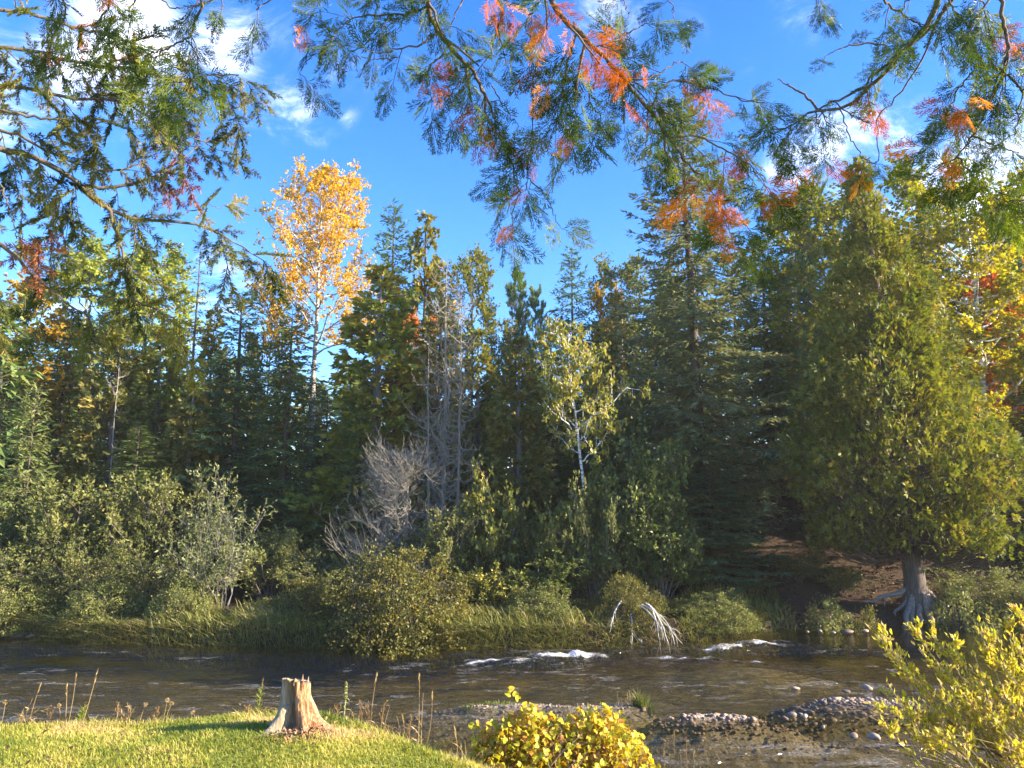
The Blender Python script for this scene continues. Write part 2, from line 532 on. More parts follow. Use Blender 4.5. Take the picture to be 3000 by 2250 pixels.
# ------------------------------------------------------------------ object helpers
def obj(name, me, parent=None, loc=(0, 0, 0), rz=0.0, kind=None):
    o = bpy.data.objects.new(name, me)
    COL.objects.link(o)
    o.location = loc
    o.rotation_euler = (0, 0, rz)
    if parent is not None:
        o.parent = parent
    if kind:
        o['kind'] = kind
    return o


def thing(name, label, cat, loc=(0, 0, 0), rz=0.0, group=None, me=None):
    o = obj(name, me, None, tuple(loc), rz)
    o['label'] = label
    o['category'] = cat
    if group:
        o['group'] = group
    return o


# ================================================================== THE SETTING
_fe = np.array([tuple(pixz(px, py, 0.0)[:2]) for px, py in [(-2500, 1850), (-400, 1857), (0, 1864), (300, 1884), (700, 1893), (1050, 1897), (1300, 1902), (1600, 1895),
                                                     (1900, 1884), (2050, 1878), (2280, 1852), (2500, 1843), (2800, 1840)]] + [(13.5, 21.3), (25, 23.0), (60, 34), (200, 70)])
_ne = np.array([(-60, 7.4), (-8, 7.1), (-4.5, 6.85), (-3.0, 6.9), (-1.7, 7.05), (-1.1, 6.45), (-.5, 6.0), (.25, 5.5), (1.0, 4.9), (2.0, 4.3), (4.0, 3.9), (8, 4.4), (60, 4.4)])
STUMP = np.array([-1.72, 6.47])


def far_edge(x):
    return np.interp(x, _fe[:, 0], _fe[:, 1])


def near_edge(x):
    return np.interp(x, _ne[:, 0], _ne[:, 1])


def hill_factor(x):
    return smooth(2.5, 8.5, x)


def terrain(x, y):
    x, y = np.asarray(x, float), np.asarray(y, float)
    yE, yF = near_edge(x), far_edge(x)
    lawn = 1.21 - .10 * smooth(-.5, 3, x) + .05 * (fbm(x * .8, y * .8, 3) - .5)
    lawn = lawn + .11 * np.exp(-((x - STUMP[0] + .0) ** 2 / .9 + (y - STUMP[1]) ** 2 / .5))
    lawn = lawn - .06 * np.clip(6.2 - y, 0, 3)
    bed = -.56 + .16 * (fbm(x * .5, y * .7, 11) - .5) - .12 * smooth(14, 16.5, y)
    bar = lambda cx, cy, rx, ry, h: h * np.exp(-(((x - cx) / rx) ** 2 + ((y - cy) / ry) ** 2) ** 1.3)
    bars = bar(3.0, 12.1, 1.5, .30, .57) + bar(5.6, 13.1, 1.9, .40, .58) + bar(-.2, 12.75, 1.8, .26, .56) + bar(1.6, 12.75, .9, .2, .50) + bar(5.0, 17.3, 1.6, .8, .34)
    bed = bed + np.minimum(bars, .55) + .05 * (fbm(x * 2.2, y * 2.2, 23) - .5)
    bed = bed - .55 * smooth(11.5, 10.3, y) * smooth(.5, 2.5, x)
    bed = np.minimum(bed, .018 + .035 * (fbm(x * 1.7, y * 2.5, 27) - .5))
    slope = 1.35 + 1.7 * smooth(-1, 3, x)
    s1 = smooth(0, 1, (y - yE) / slope)
    z = lawn * (1 - s1) + bed * s1
    d = y - yF
    lowbank = smooth(4.5, 7.5, x)
    rise = smooth(-.35, .3 + .5 * lowbank, d)
    top = .42 * (1 - .5 * lowbank) + .10 * (fbm(x * .6, y * .6, 31) - .5) + .035 * np.clip(d, 0, 40)
    hf = hill_factor(x)
    top = top + hf * np.minimum(np.clip(d - .8, 0, 60) * .42, 5.2) * (1 + .15 * (fbm(x * .3, y * .3, 41) - .5)) + .18 * hf * fbm(x * 1.3, y * 1.3, 43)
    top = top + 5.0 * smooth(30, 90, d)
    z = np.where(d > -.4, z * (1 - rise) + top * rise, z)
    return z


def axis(lo, hi, step, out_lo, out_hi, grow=1.35):
    a = list(np.arange(lo, hi + 1e-6, step))
    s = step
    while a[-1] < out_hi:
        s *= grow
        a.append(min(a[-1] + s, out_hi))
    s = step
    b = [lo]
    while b[-1] > out_lo:
        s *= grow
        b.append(max(b[-1] - s, out_lo))
    return np.array(b[::-1][:-1] + a)


def grid(xs, ys):
    X, Y = np.meshgrid(xs, ys)
    nx, ny = len(xs), len(ys)
    i = np.arange(ny - 1)[:, None] * nx + np.arange(nx - 1)[None, :]
    Q = np.stack([i, i + 1, i + 1 + nx, i + nx], -1).reshape(-1, 4)
    return X.ravel(), Y.ravel(), Q


def add_attr(me, name, vals):
    at = me.attributes.new(name, 'FLOAT', 'POINT')
    at.data.foreach_set('value', np.asarray(vals, np.float32))


# ---- ground: lawn soil, river bed, forest floor in one sheet
def ground_mat():
    m, nt, out = new_mat('ground_soil')
    L = nt.links
    geo = nd(nt, 'ShaderNodeNewGeometry')
    bed = nd(nt, 'ShaderNodeAttribute', attribute_name='bed')
    wood = nd(nt, 'ShaderNodeAttribute', attribute_name='forest')
    n = nd(nt, 'ShaderNodeTexNoise')
    n.inputs['Scale'].default_value = 2.3
    n.inputs['Detail'].default_value = 8
    L.new(geo.outputs['Position'], n.inputs['Vector'])
    nf = nd(nt, 'ShaderNodeTexNoise')
    nf.inputs['Scale'].default_value = 22
    nf.inputs['Detail'].default_value = 6
    L.new(geo.outputs['Position'], nf.inputs['Vector'])
    lawn = ramp(nt, [(.3, (.20, .20, .03)), (.6, (.34, .30, .05)), (.8, (.40, .30, .10))])
    L.new(nf.outputs[0], lawn.inputs[0])
    v = nd(nt, 'ShaderNodeTexVoronoi')
    v.inputs['Scale'].default_value = 13
    v.inputs['Randomness'].default_value = 1
    L.new(geo.outputs['Position'], v.inputs['Vector'])
    sp = nd(nt, 'ShaderNodeSeparateColor')
    L.new(v.outputs['Color'], sp.inputs[0])
    peb = ramp(nt, [(0, (.10, .085, .06)), (.45, (.20, .17, .12)), (.8, (.30, .26, .19)), (1, (.42, .37, .30))])
    L.new(sp.outputs[0], peb.inputs[0])
    silt = ramp(nt, [(.35, (.12, .098, .06)), (.65, (.33, .26, .15))])
    L.new(n.outputs[0], silt.inputs[0])
    mb = nd(nt, 'ShaderNodeMix', data_type='RGBA')
    mb.inputs[0].default_value = .5
    L.new(peb.outputs[0], mb.inputs[6])
    L.new(silt.outputs[0], mb.inputs[7])
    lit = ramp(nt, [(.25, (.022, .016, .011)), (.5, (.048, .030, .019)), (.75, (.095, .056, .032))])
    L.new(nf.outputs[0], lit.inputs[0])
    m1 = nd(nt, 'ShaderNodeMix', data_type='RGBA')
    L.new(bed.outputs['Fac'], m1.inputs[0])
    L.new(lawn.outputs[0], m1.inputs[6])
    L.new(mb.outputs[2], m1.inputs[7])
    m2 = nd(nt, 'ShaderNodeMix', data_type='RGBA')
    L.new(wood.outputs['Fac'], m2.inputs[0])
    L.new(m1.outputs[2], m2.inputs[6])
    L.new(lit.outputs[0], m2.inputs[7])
    p = nd(nt, 'ShaderNodeBsdfPrincipled')
    p.inputs['Roughness'].default_value = .9
    p.inputs['Specular IOR Level'].default_value = .15
    L.new(m2.outputs[2], p.inputs['Base Color'])
    b = nd(nt, 'ShaderNodeBump')
    b.inputs['Strength'].default_value = .6
    b.inputs['Distance'].default_value = .04
    L.new(nf.outputs[0], b.inputs['Height'])
    L.new(b.outputs[0], p.inputs['Normal'])
    L.new(p.outputs[0], out.inputs['Surface'])
    return m


xs = axis(-17, 19, .16, -500, 500)
ys = axis(3.0, 30, .13, -300, 900)
X, Y, Q = grid(xs, ys)
Z = terrain(X, Y)
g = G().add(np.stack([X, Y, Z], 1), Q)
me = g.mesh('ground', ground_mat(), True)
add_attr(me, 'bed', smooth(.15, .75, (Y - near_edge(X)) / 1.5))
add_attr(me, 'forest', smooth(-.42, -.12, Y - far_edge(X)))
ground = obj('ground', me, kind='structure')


# ---- the river
def rapids(x, y):
    """white-water ridges: (whitewater amount, crest height)"""
    fo = np.zeros_like(x)
    hz = np.zeros_like(x)
    segs = [(1385, 1940, 1480, 1935, .20, 1.0), (1480, 1950, 1600, 1925, .20, .85), (1590, 1928, 1680, 1922, .22, 1.0), (1680, 1925, 1760, 1920, .20, .9), (1800, 1938, 1870, 1935, .13, .6),
            (1900, 1930, 2000, 1935, .17, .9), (1990, 1930, 2090, 1936, .15, .95), (2050, 1912, 2160, 1895, .18, .75), (2110, 1903, 2210, 1888, .22, 1.0), (2200, 1893, 2300, 1885, .20, 1.05),
            (2160, 1942, 2230, 1944, .10, .8), (2270, 1950, 2340, 1955, .12, .6), (2380, 1958, 2440, 1962, .16, .6), (2560, 1955, 2620, 1965, .20, .8), (2320, 1970, 2360, 1975, .16, .5), (2400, 1985, 2480, 1990, .2, .5),
            (1290, 1913, 1370, 1913, .10, .55), (850, 1985, 900, 1975, .10, .35), (960, 1975, 1010, 1970, .10, .30)]
    for x0, y0, x1, y1, wd, st in segs:
        A, B = pixz(x0, y0, 0.03)[:2], pixz(x1, y1, 0.03)[:2]
        d = B - A
        t = np.clip(((x - A[0]) * d[0] + (y - A[1]) * d[1]) / (d @ d), 0, 1)
        dist = np.hypot(x - A[0] - t * d[0], y - A[1] - t * d[1])
        dist = dist * (1 + .9 * (fbm(x * 3, y * 3, 5) - .5))
        k = np.exp(-(dist / (wd * 1.25)) ** 2)
        fo = np.maximum(fo, st * k)
        hz = hz + st * .075 * np.exp(-(dist / (wd * 1.5)) ** 2)
    return fo, hz


wx = axis(-14.5, 12.5, .065, -220, 220, 1.5)
wy = np.concatenate([np.arange(4.6, 8.2, .12), np.arange(8.2, 22.6, .055)])
X, Y, Q = grid(wx, wy)
foam_glint, crest = rapids(X, Y)  # white water only; painted glints join the mask below
# strength of the chop: riffles in the lower left, tail of the rapids, shallows at lower right; calm pools between
chop = .16 + .75 * smooth(.50, .66, fbm(X * .16 + 3, Y * .45, 71, 3)) + .7 * np.exp(-(((X - 1.0) / 6) ** 2 + ((Y - 16.3) / 1.0) ** 2)) + .6 * np.exp(-(((X - 4.6) / 2.6) ** 2 + ((Y - 15.0) / .9) ** 2))
chop += .9 * smooth(.5, -3.5, X) * np.exp(-((Y - 13.0) / 2.3) ** 2) * (.35 + 1.1 * smooth(.38, .6, fbm(X * .35, Y * 1.1, 73, 3))) + 1.1 * smooth(.8, 2.4, X) * smooth(11.5, 10.6, Y)
chop *= 1 - .65 * smooth(18.0, 19.2, Y) * smooth(3, -2, X)
chop *= 1 - .8 * np.exp(-(((X - 3.3) / 2.2) ** 2 + ((Y - 11.3) / .45) ** 2))
wav = .050 * (fbm(X * .9 + .35 * Y, Y * 2.4, 81, 3) - .5) + .034 * (fbm(X * 2.6 + .8 * Y, Y * 5.5, 83, 2) - .5)
Z = wav * chop + crest * (.55 + .9 * (fbm(X * 4.5, Y * 6, 85, 3) - .2)) + foam_glint * .09 * (fbm(X * 7, Y * 9, 87, 2) - .5)
Z = Z * smooth(0, .4, 22.4 - Y)
foam_glint_mask = np.clip(foam_glint * (.10 + 1.05 * fbm(X * 2.6, Y * 6.0, 89, 4)), 0, .72)
glint_streak = smooth(.50, .68, fbm(X * 2.2, Y * 6.0, 91, 4)) * np.clip(chop - .5, 0, 1)  # sky glints on the riffles, painted as thin white streaks
foam_glint_mask = np.maximum(foam_glint_mask, np.clip(glint_streak * 1.1, 0, .47))
nx, ny = len(wx), len(wy)
n0 = nx * ny


def water_mat():
    m, nt, out = new_mat('river_water')
    L = nt.links
    geo = nd(nt, 'ShaderNodeNewGeometry')
    fo = nd(nt, 'ShaderNodeAttribute', attribute_name='foam_glint')  # white water plus the painted glint streaks
    ch = nd(nt, 'ShaderNodeAttribute', attribute_name='chop')
    mp = nd(nt, 'ShaderNodeMapping')
    mp.inputs['Scale'].default_value = (2.6, 7.5, 3)
    mp.inputs['Rotation'].default_value = (0, 0, .12)
    L.new(geo.outputs['Position'], mp.inputs['Vector'])
    n = nd(nt, 'ShaderNodeTexNoise')
    n.inputs['Scale'].default_value = 1.0
    n.inputs['Detail'].default_value = 3
    n.inputs['Roughness'].default_value = .55
    n.inputs['Distortion'].default_value = .6
    L.new(mp.outputs[0], n.inputs['Vector'])
    b = nd(nt, 'ShaderNodeBump')
    b.inputs['Distance'].default_value = .20
    L.new(n.outputs[0], b.inputs['Height'])
    cs = nd(nt, 'ShaderNodeMath', operation='MULTIPLY')
    L.new(ch.outputs['Fac'], cs.inputs[0])
    cs.inputs[1].default_value = 1.0
    cs.use_clamp = True
    L.new(cs.outputs[0], b.inputs['Strength'])
    tr = nd(nt, 'ShaderNodeBsdfTransparent')
    tr.inputs['Color'].default_value = (.93, .90, .84, 1)
    gl = nd(nt, 'ShaderNodeBsdfGlossy')
    gl.inputs['Roughness'].default_value = .10
    gl.inputs['Color'].default_value = (.97, .91, .78, 1)
    L.new(b.outputs[0], gl.inputs['Normal'])
    dt = nd(nt, 'ShaderNodeVectorMath', operation='DOT_PRODUCT')       # Schlick reflectance, alike from above and below
    L.new(b.outputs[0], dt.inputs[0])
    L.new(geo.outputs['Incoming'], dt.inputs[1])
    ab = nd(nt, 'ShaderNodeMath', operation='ABSOLUTE')
    L.new(dt.outputs['Value'], ab.inputs[0])
    om = nd(nt, 'ShaderNodeMath', operation='SUBTRACT')
    om.inputs[0].default_value = 1.0
    om.use_clamp = True
    L.new(ab.outputs[0], om.inputs[1])
    pw = nd(nt, 'ShaderNodeMath', operation='POWER')
    L.new(om.outputs[0], pw.inputs[0])
    pw.inputs[1].default_value = 3.9
    fr = nd(nt, 'ShaderNodeMath', operation='MULTIPLY_ADD')
    L.new(pw.outputs[0], fr.inputs[0])
    fr.inputs[1].default_value = .90
    fr.inputs[2].default_value = .075
    mx = nd(nt, 'ShaderNodeMixShader')
    L.new(fr.outputs[0], mx.inputs[0])
    L.new(tr.outputs[0], mx.inputs[1])
    L.new(gl.outputs[0], mx.inputs[2])
    pf = nd(nt, 'ShaderNodeBsdfPrincipled')
    pf.inputs['Base Color'].default_value = (.80, .80, .78, 1)
    pf.inputs['Roughness'].default_value = .45
    pf.inputs['Specular IOR Level'].default_value = .6
    nb = nd(nt, 'ShaderNodeTexNoise')
    nb.inputs['Scale'].default_value = 26
    nb.inputs['Detail'].default_value = 6
    L.new(geo.outputs['Position'], nb.inputs['Vector'])
    mps = nd(nt, 'ShaderNodeMapping')
    mps.inputs['Scale'].default_value = (9, 30, 9)
    L.new(geo.outputs['Position'], mps.inputs['Vector'])
    ns_ = nd(nt, 'ShaderNodeTexNoise')
    ns_.inputs['Scale'].default_value = 1.0
    ns_.inputs['Detail'].default_value = 9
    ns_.inputs['Roughness'].default_value = .78
    ns_.inputs['Distortion'].default_value = 1.2
    L.new(mps.outputs[0], ns_.inputs['Vector'])
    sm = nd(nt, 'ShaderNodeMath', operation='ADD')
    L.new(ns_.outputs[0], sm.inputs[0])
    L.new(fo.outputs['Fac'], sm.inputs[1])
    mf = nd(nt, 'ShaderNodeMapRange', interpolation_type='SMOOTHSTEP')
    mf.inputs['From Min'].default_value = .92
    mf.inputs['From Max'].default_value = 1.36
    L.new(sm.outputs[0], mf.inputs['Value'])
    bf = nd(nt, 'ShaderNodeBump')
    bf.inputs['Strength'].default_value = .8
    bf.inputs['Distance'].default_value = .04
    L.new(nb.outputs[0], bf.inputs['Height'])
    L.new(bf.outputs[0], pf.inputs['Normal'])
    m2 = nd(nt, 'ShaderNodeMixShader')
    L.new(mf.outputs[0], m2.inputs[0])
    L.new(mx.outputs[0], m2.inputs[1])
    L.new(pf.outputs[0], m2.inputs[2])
    L.new(m2.outputs[0], out.inputs['Surface'])
    va = nd(nt, 'ShaderNodeVolumeAbsorption')
    va.inputs['Color'].default_value = (.64, .62, .32, 1)
    va.inputs['Density'].default_value = .62
    L.new(va.outputs[0], out.inputs['Volume'])
    return m


# close the body of water: side walls and a bottom well below the bed
g = G()
Vtop = np.stack([X, Y, Z], 1)
rim = np.concatenate([np.arange(nx), np.arange(1, ny) * nx + nx - 1, (ny - 1) * nx + np.arange(nx - 2, -1, -1), np.arange(ny - 2, 0, -1) * nx])
low = Vtop[rim].copy()
low[:, 2] = -2.0
nr = len(rim)
k = np.arange(nr)
side = np.stack([rim[k], n0 + k, n0 + (k + 1) % nr, rim[(k + 1) % nr]], 1)
cen = np.array([[(wx[0] + wx[-1]) / 2, (wy[0] + wy[-1]) / 2, -2.0]])
bot = np.stack([np.full(nr, n0 + nr), n0 + (k + 1) % nr, n0 + k], 1)
g.add(np.concatenate([Vtop, low, cen]), np.concatenate([Q, side]), bot)
me = g.mesh('river', water_mat(), True)
pad = np.zeros(nr + 1)
add_attr(me, 'foam_glint', np.concatenate([foam_glint_mask, pad]))
add_attr(me, 'chop', np.concatenate([np.clip(chop, 0, 1.6), pad]))
river = obj('river', me, kind='structure')


# ---- gravel bar with its stones
def stone_mat():
    m, nt, out = new_mat('river_stone')
    L = nt.links
    oi = nd(nt, 'ShaderNodeObjectInfo')
    at = nd(nt, 'ShaderNodeAttribute', attribute_name='rnd')
    ad = nd(nt, 'ShaderNodeMath', operation='ADD')
    L.new(oi.outputs['Random'], ad.inputs[0])
    L.new(at.outputs['Fac'], ad.inputs[1])
    fr = nd(nt, 'ShaderNodeMath', operation='FRACT')
    L.new(ad.outputs[0], fr.inputs[0])
    r = ramp(nt, [(0, (.13, .095, .07)), (.3, (.24, .18, .13)), (.6, (.35, .27, .20)), (.85, (.27, .18, .12)), (1, (.48, .40, .32))])
    L.new(fr.outputs[0], r.inputs[0])
    n = nd(nt, 'ShaderNodeTexNoise')
    n.inputs['Scale'].default_value = 30
    n.inputs['Detail'].default_value = 5
    geo = nd(nt, 'ShaderNodeNewGeometry')
    L.new(geo.outputs['Position'], n.inputs['Vector'])
    mx = nd(nt, 'ShaderNodeMix', data_type='RGBA', blend_type='MULTIPLY')
    mx.inputs[0].default_value = .7
    L.new(r.outputs[0], mx.inputs[6])
    r2 = ramp(nt, [(.3, (.55, .52, .5)), (.7, (1.15, 1.12, 1.1))])
    L.new(n.outputs[0], r2.inputs[0])
    L.new(r2.outputs[0], mx.inputs[7])
    p = nd(nt, 'ShaderNodeBsdfPrincipled')
    p.inputs['Roughness'].default_value = .7
    L.new(mx.outputs[2], p.inputs['Base Color'])
    b = nd(nt, 'ShaderNodeBump')
    b.inputs['Strength'].default_value = .3
    b.inputs['Distance'].default_value = .01
    L.new(n.outputs[0], b.inputs['Height'])
    L.new(b.outputs[0], p.inputs['Normal'])
    L.new(p.outputs[0], out.inputs['Surface'])
    return m


M_STONE = stone_mat()


def pebble_arrays(seed):
    rg = np.random.default_rng(seed)
    th = np.array([0, .5, 1.05, 1.65, 2.25, PI])
    V, F = [(0, 0, 1.)], []
    ns = 8
    for t in th[1:-1]:
        for k in range(ns):
            a = 2 * PI * k / ns + .3 * t
            V.append((math.sin(t) * math.cos(a), math.sin(t) * math.sin(a), math.cos(t)))
    V.append((0, 0, -1.))
    V = np.array(V)
    for _ in range(5):                    # flatten random facets
        d = rand_unit(rg, 1)[0]
        h = rg.uniform(.62, .9)
        e = np.clip(V @ d - h, 0, None)
        V = V - e[:, None] * d * .85
    V *= np.array([1.25, .95, .62]) * rg.uniform(.85, 1.15, 3)
    T, Qs = [], []
    for k in range(ns):
        k2 = (k + 1) % ns
        T.append((0, 1 + k, 1 + k2))
        for r_ in range(3):
            Qs.append((1 + r_ * ns + k, 1 + (r_ + 1) * ns + k, 1 + (r_ + 1) * ns + k2, 1 + r_ * ns + k2))
        T.append((1 + 4 * ns, 1 + 3 * ns + k2, 1 + 3 * ns + k))
    return V, np.array(Qs), np.array(T)


PEB = [pebble_arrays(100 + i) for i in range(7)]
PEB_ME = [G().add(*p_).mesh('stone', M_STONE, True) for p_ in PEB]
rg = np.random.default_rng(5)
# the bar itself: a low gravel sheet following the raised bed
bx, by, bq = grid(np.arange(-2.4, 8.2, .11), np.arange(11.2, 14.2, .08))
bz = terrain(bx, by) + .004 + .03 * (fbm(bx * 6, by * 6, 51) - .5)
keep = (bz[bq].max(1) > -.04)
g = G().add(np.stack([bx, by, bz], 1), bq[keep], None, fbm(bx * 9, by * 9, 52))
me = g.mesh('gravel_bar', ground.data.materials[0], True)
add_attr(me, 'bed', np.ones(len(bx)))
add_attr(me, 'forest', np.zeros(len(bx)))
gravel_bar = obj('gravel_bar', me, kind='structure')
gravel_bar['label'] = 'low bar of grey and brown river stones in the shallows'


def bar_weight(x, y):
    k = lambda cx, cy, rx, ry: np.exp(-(((x - cx) / rx) ** 2 + ((y - cy) / ry) ** 2) ** 1.5)
    return np.maximum.reduce([k(3.0, 12.08, 1.25, .25), k(5.6, 13.08, 1.6, .34), .55 * k(-.1, 12.7, 1.5, .2), .5 * k(1.5, 12.75, .9, .18), .12 * k(4.3, 12.5, 1.3, .4)])


N = 26000
sx, sy = rg.uniform(-2.2, 8, N), rg.uniform(10.2, 14.2, N)
ok = rg.uniform(size=N) < bar_weight(sx, sy) * 1.0
sx, sy = sx[ok], sy[ok]
size = .013 + .055 * rg.beta(1.1, 4.0, len(sx))
size[sx < 2.0] *= .6
sz = terrain(sx, sy)
extra = np.array([(2330, 2012, .085), (2590, 2024, .10), (2318, 2088, .075), (2358, 2092, .06), (2300, 2098, .07), (2205, 2102, .07), (2560, 2155, .12), (2500, 2148, .07), (2480, 2020, .07), (2540, 2010, .09), (2345, 2085, .05), (2410, 2122, .04)])
ep = np.array([pixz(a, b, .03) for a, b, c in extra])
order = np.argsort(-size * 1.0)
big = order[:288 - len(extra)]
small = order[288 - len(extra):][:2300]
for i, (px_, py_, s_) in enumerate(zip(np.r_[ep[:, 0], sx[big]], np.r_[ep[:, 1], sy[big]], np.r_[extra[:, 2] * .8, size[big]])):
    o = obj('stone', PEB_ME[i % 7], gravel_bar)
    zt_ = max(float(terrain(px_, py_)), -.02 if i < len(extra) else -9)
    o.location = (px_, py_, zt_ + s_ * .35)
    o.rotation_euler = (rg.normal() * .25, rg.normal() * .25, rg.uniform(0, 6.28))
    o.scale = (s_, s_, s_ * rg.uniform(.75, 1.2))
g = G()
for i, k_ in enumerate(small):
    V, Qs, T = PEB[i % 7]
    a = rg.uniform(0, 6.28)
    ca, sa = math.cos(a), math.sin(a)
    P = V * size[k_]
    P = np.stack([P[:, 0] * ca - P[:, 1] * sa, P[:, 0] * sa + P[:, 1] * ca, P[:, 2]], 1)
    g.add(P + (sx[k_], sy[k_], sz[k_] + size[k_] * .3), Qs, T, rg.uniform())
obj('loose_gravel', g.mesh('loose_gravel', M_STONE, True), gravel_bar, kind='stuff')

# stones along the far waterline
for i, (px_, py_, s_) in enumerate([(2480, 1850, .13), (2535, 1848, .10), (2402, 1848, .08), (2365, 1851, .055), (2442, 1853, .065), (55, 1861, .16), (90, 1863, .10), (25, 1861, .10)]):
    p_ = pixz(px_, py_, .06)
    o = thing('bank_stone', ['largest pale stone at the far waterline left of the cedar roots', 'flat pale stone at the far waterline nearest the cedar roots', 'round stone at the far waterline under the grassy bank end',
                             'smallest pale stone at the far waterline beside the grassy bank end', 'low grey stone between two larger stones at the far waterline', 'pale wet stone at the far waterline below the left shrubs',
                             'small pale stone just right of the wet stone at left far waterline', 'small dark stone at the left picture edge on the far waterline'][i], 'stone', p_, rg.uniform(0, 6), 'stones along the far waterline', PEB_ME[i % 7])
    o.scale = (s_, s_, s_ * .8)


# ---- grass: blades as real geometry
def blades(g, P, H, W, lean, rg, seg=2, a=.5, wind=(0, 0)):
    K = len(P)
    az = rg.uniform(0, 2 * PI, K)
    d = np.stack([np.cos(az), np.sin(az), 0 * az], 1)
    s = np.stack([-np.sin(az + rg.normal(size=K) * .8), np.cos(az), 0 * az], 1)
    s = norm(s)
    H = np.broadcast_to(H, (K,))
    lean = np.broadcast_to(lean, (K,))
    W = np.broadcast_to(W, (K,))
    V = []
    for i in range(seg + 1):
        u = i / seg
        c = P + np.array([0, 0, 1.]) * (H * (u - .28 * lean * u * u))[:, None] + d * (H * lean * u ** 1.8)[:, None]
        c[:, 0] += wind[0] * H * u ** 2
        c[:, 1] += wind[1] * H * u ** 2
        if i < seg:
            ww = (W * (1 - .55 * u) * .5)[:, None]
            V += [c - s * ww, c + s * ww]
        else:
            V += [c]
    nv = 2 * seg + 1
    V = np.stack(V, 1).reshape(-1, 3)
    b = np.arange(K)[:, None] * nv
    Qs = np.concatenate([b + np.array([[2 * i, 2 * i + 1, 2 * i + 3, 2 * i + 2]]) for i in range(seg - 1)]) if seg > 1 else None
    T = b + np.array([[2 * seg - 2, 2 * seg - 1, 2 * seg]])
    g.add(V, Qs, T, np.repeat(np.broadcast_to(a, (K,)), nv))


rg = np.random.default_rng(21)
N = 125000
lx, ly = rg.uniform(-5.6, 1.4, N), rg.uniform(4.9, 7.5, N)
ok = (ly < near_edge(lx) + .12 + .12 * fbm(lx * 3, ly * 3, 9)) & (np.abs(lx) < ly * .8 + .3)
lx, ly = lx[ok], ly[ok]
dd = np.hypot(lx - STUMP[0], ly - STUMP[1])
ok = dd > .20
lx, ly = lx[ok], ly[ok]
patch = fbm(lx * 1.5, ly * 2.2, 61, 4)
edge = smooth(-.15, .12, ly - near_edge(lx))
P = np.stack([lx, ly, terrain(lx, ly) - .004], 1)
a = np.clip(.38 + 2.9 * (patch - .5) + rg.normal(size=len(lx)) * .22 + .22 * edge, 0, 1)
g = G()
blades(g, P, (.024 + .022 * rg.uniform(size=len(lx))) * (1 + 1.6 * edge * fbm(lx * 5, ly * 5, 63)) * (.8 + .5 * patch), .0065, rg.uniform(.2, 1.0, len(lx)), rg, 2, a)
n = 2600                                   # longer uncut grass along the broken edge
ex = rg.uniform(-5.4, .9, n)
ey = near_edge(ex) + rg.normal(.04, .07, n) + .12 * (fbm(ex * 2.5, ex * 0, 64) - .5)
kp = rg.uniform(size=n) < smooth(.35, .65, fbm(ex * 3.5, ex * 0 + 2, 66))
ex, ey = ex[kp], ey[kp]
kp = np.hypot(ex - STUMP[0], ey - STUMP[1]) > .25
ex, ey = ex[kp], ey[kp]
blades(g, np.stack([ex, ey, terrain(ex, ey) - .01], 1), rg.uniform(.05, .13, len(ex)), .006, rg.uniform(.3, 1.3, len(ex)), rg, 2, rg.uniform(.3, 1, len(ex)))
lawn_grass = obj('lawn_grass', g.mesh('lawn_grass', M_LAWN), kind='stuff')
lawn_grass['label'] = 'short sunlit mown lawn grass on the near bank'
lawn_grass['category'] = 'grass'

n = 90
fx, fy = rg.uniform(-4.6, .6, n), rg.uniform(5.2, 6.7, n)
ok = fy < near_edge(fx)
fx, fy = fx[ok], fy[ok]
g = G()
kites(g, np.stack([fx, fy, terrain(fx, fy) + .03], 1), rand_unit(rg, len(fx)) * [1, 1, .4], rand_unit(rg, len(fx)) * .5 + [0, 0, 1], rg.uniform(.03, .06, len(fx)), rg.uniform(.02, .035, len(fx)), rg.uniform(.4, 1, len(fx)))
fl = obj('fallen_leaves', g.mesh('fallen_leaves', M_LITTER), kind='stuff')
fl['label'] = 'a few brown fallen leaves scattered on the lawn'
fl['category'] = 'leaves'

# tall grass and sedge on the far bank
N = 60000
gx = rg.uniform(-16, 7.4, N)
gd = rg.uniform(-.18, 2.6, N)
dens = smooth(.36, .56, fbm(gx * .9, gd * .9, 65, 3)) * (1 - .75 * smooth(1.2, 2.6, gd)) * np.where(gx > 5.6, .4, 1)
ok = rg.uniform(size=N) < dens
gx, gd = gx[ok], gd[ok]
gy = far_edge(gx) + gd
pt = fbm(gx * .7, gy * .9, 67, 3)
P = np.stack([gx, gy, terrain(gx, gy) - .02], 1)
g = G()
blades(g, P, (.12 + .36 * rg.uniform(size=len(gx)) ** 1.5) * (.45 + 1.0 * pt), .022, rg.uniform(.15, 1.1, len(gx)), rg, 3, np.clip(pt * 1.1 - .1 + rg.normal(size=len(gx)) * .18, 0, 1), wind=(-.12, -.22))
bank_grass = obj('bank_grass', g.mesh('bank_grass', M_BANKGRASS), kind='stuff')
bank_grass['label'] = 'tall shaded grass along the top of the far bank'
bank_grass['category'] = 'grass'
# overhanging fringe drooping to the water
N = 11000
gx = rg.uniform(-16, 6.6, N)
gx = gx[rg.uniform(size=N) < .35 + .65 * smooth(.35, .6, fbm(gx * 1.3, gx * 0 + 4, 68, 3))]
gy = far_edge(gx) + rg.uniform(-.1, .22, len(gx))
P = np.stack([gx, gy, terrain(gx, gy)], 1)
g = G()
blades(g, P, .22 + .2 * rg.uniform(size=len(gx)), .02, rg.uniform(.9, 1.8, len(gx)), rg, 3, np.clip(.55 + rg.normal(size=len(gx)) * .25, 0, 1), wind=(-.1, -.9))
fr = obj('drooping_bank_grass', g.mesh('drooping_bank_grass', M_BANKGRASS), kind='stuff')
fr['label'] = 'dry grass fringe drooping over the far bank edge'
fr['category'] = 'grass'

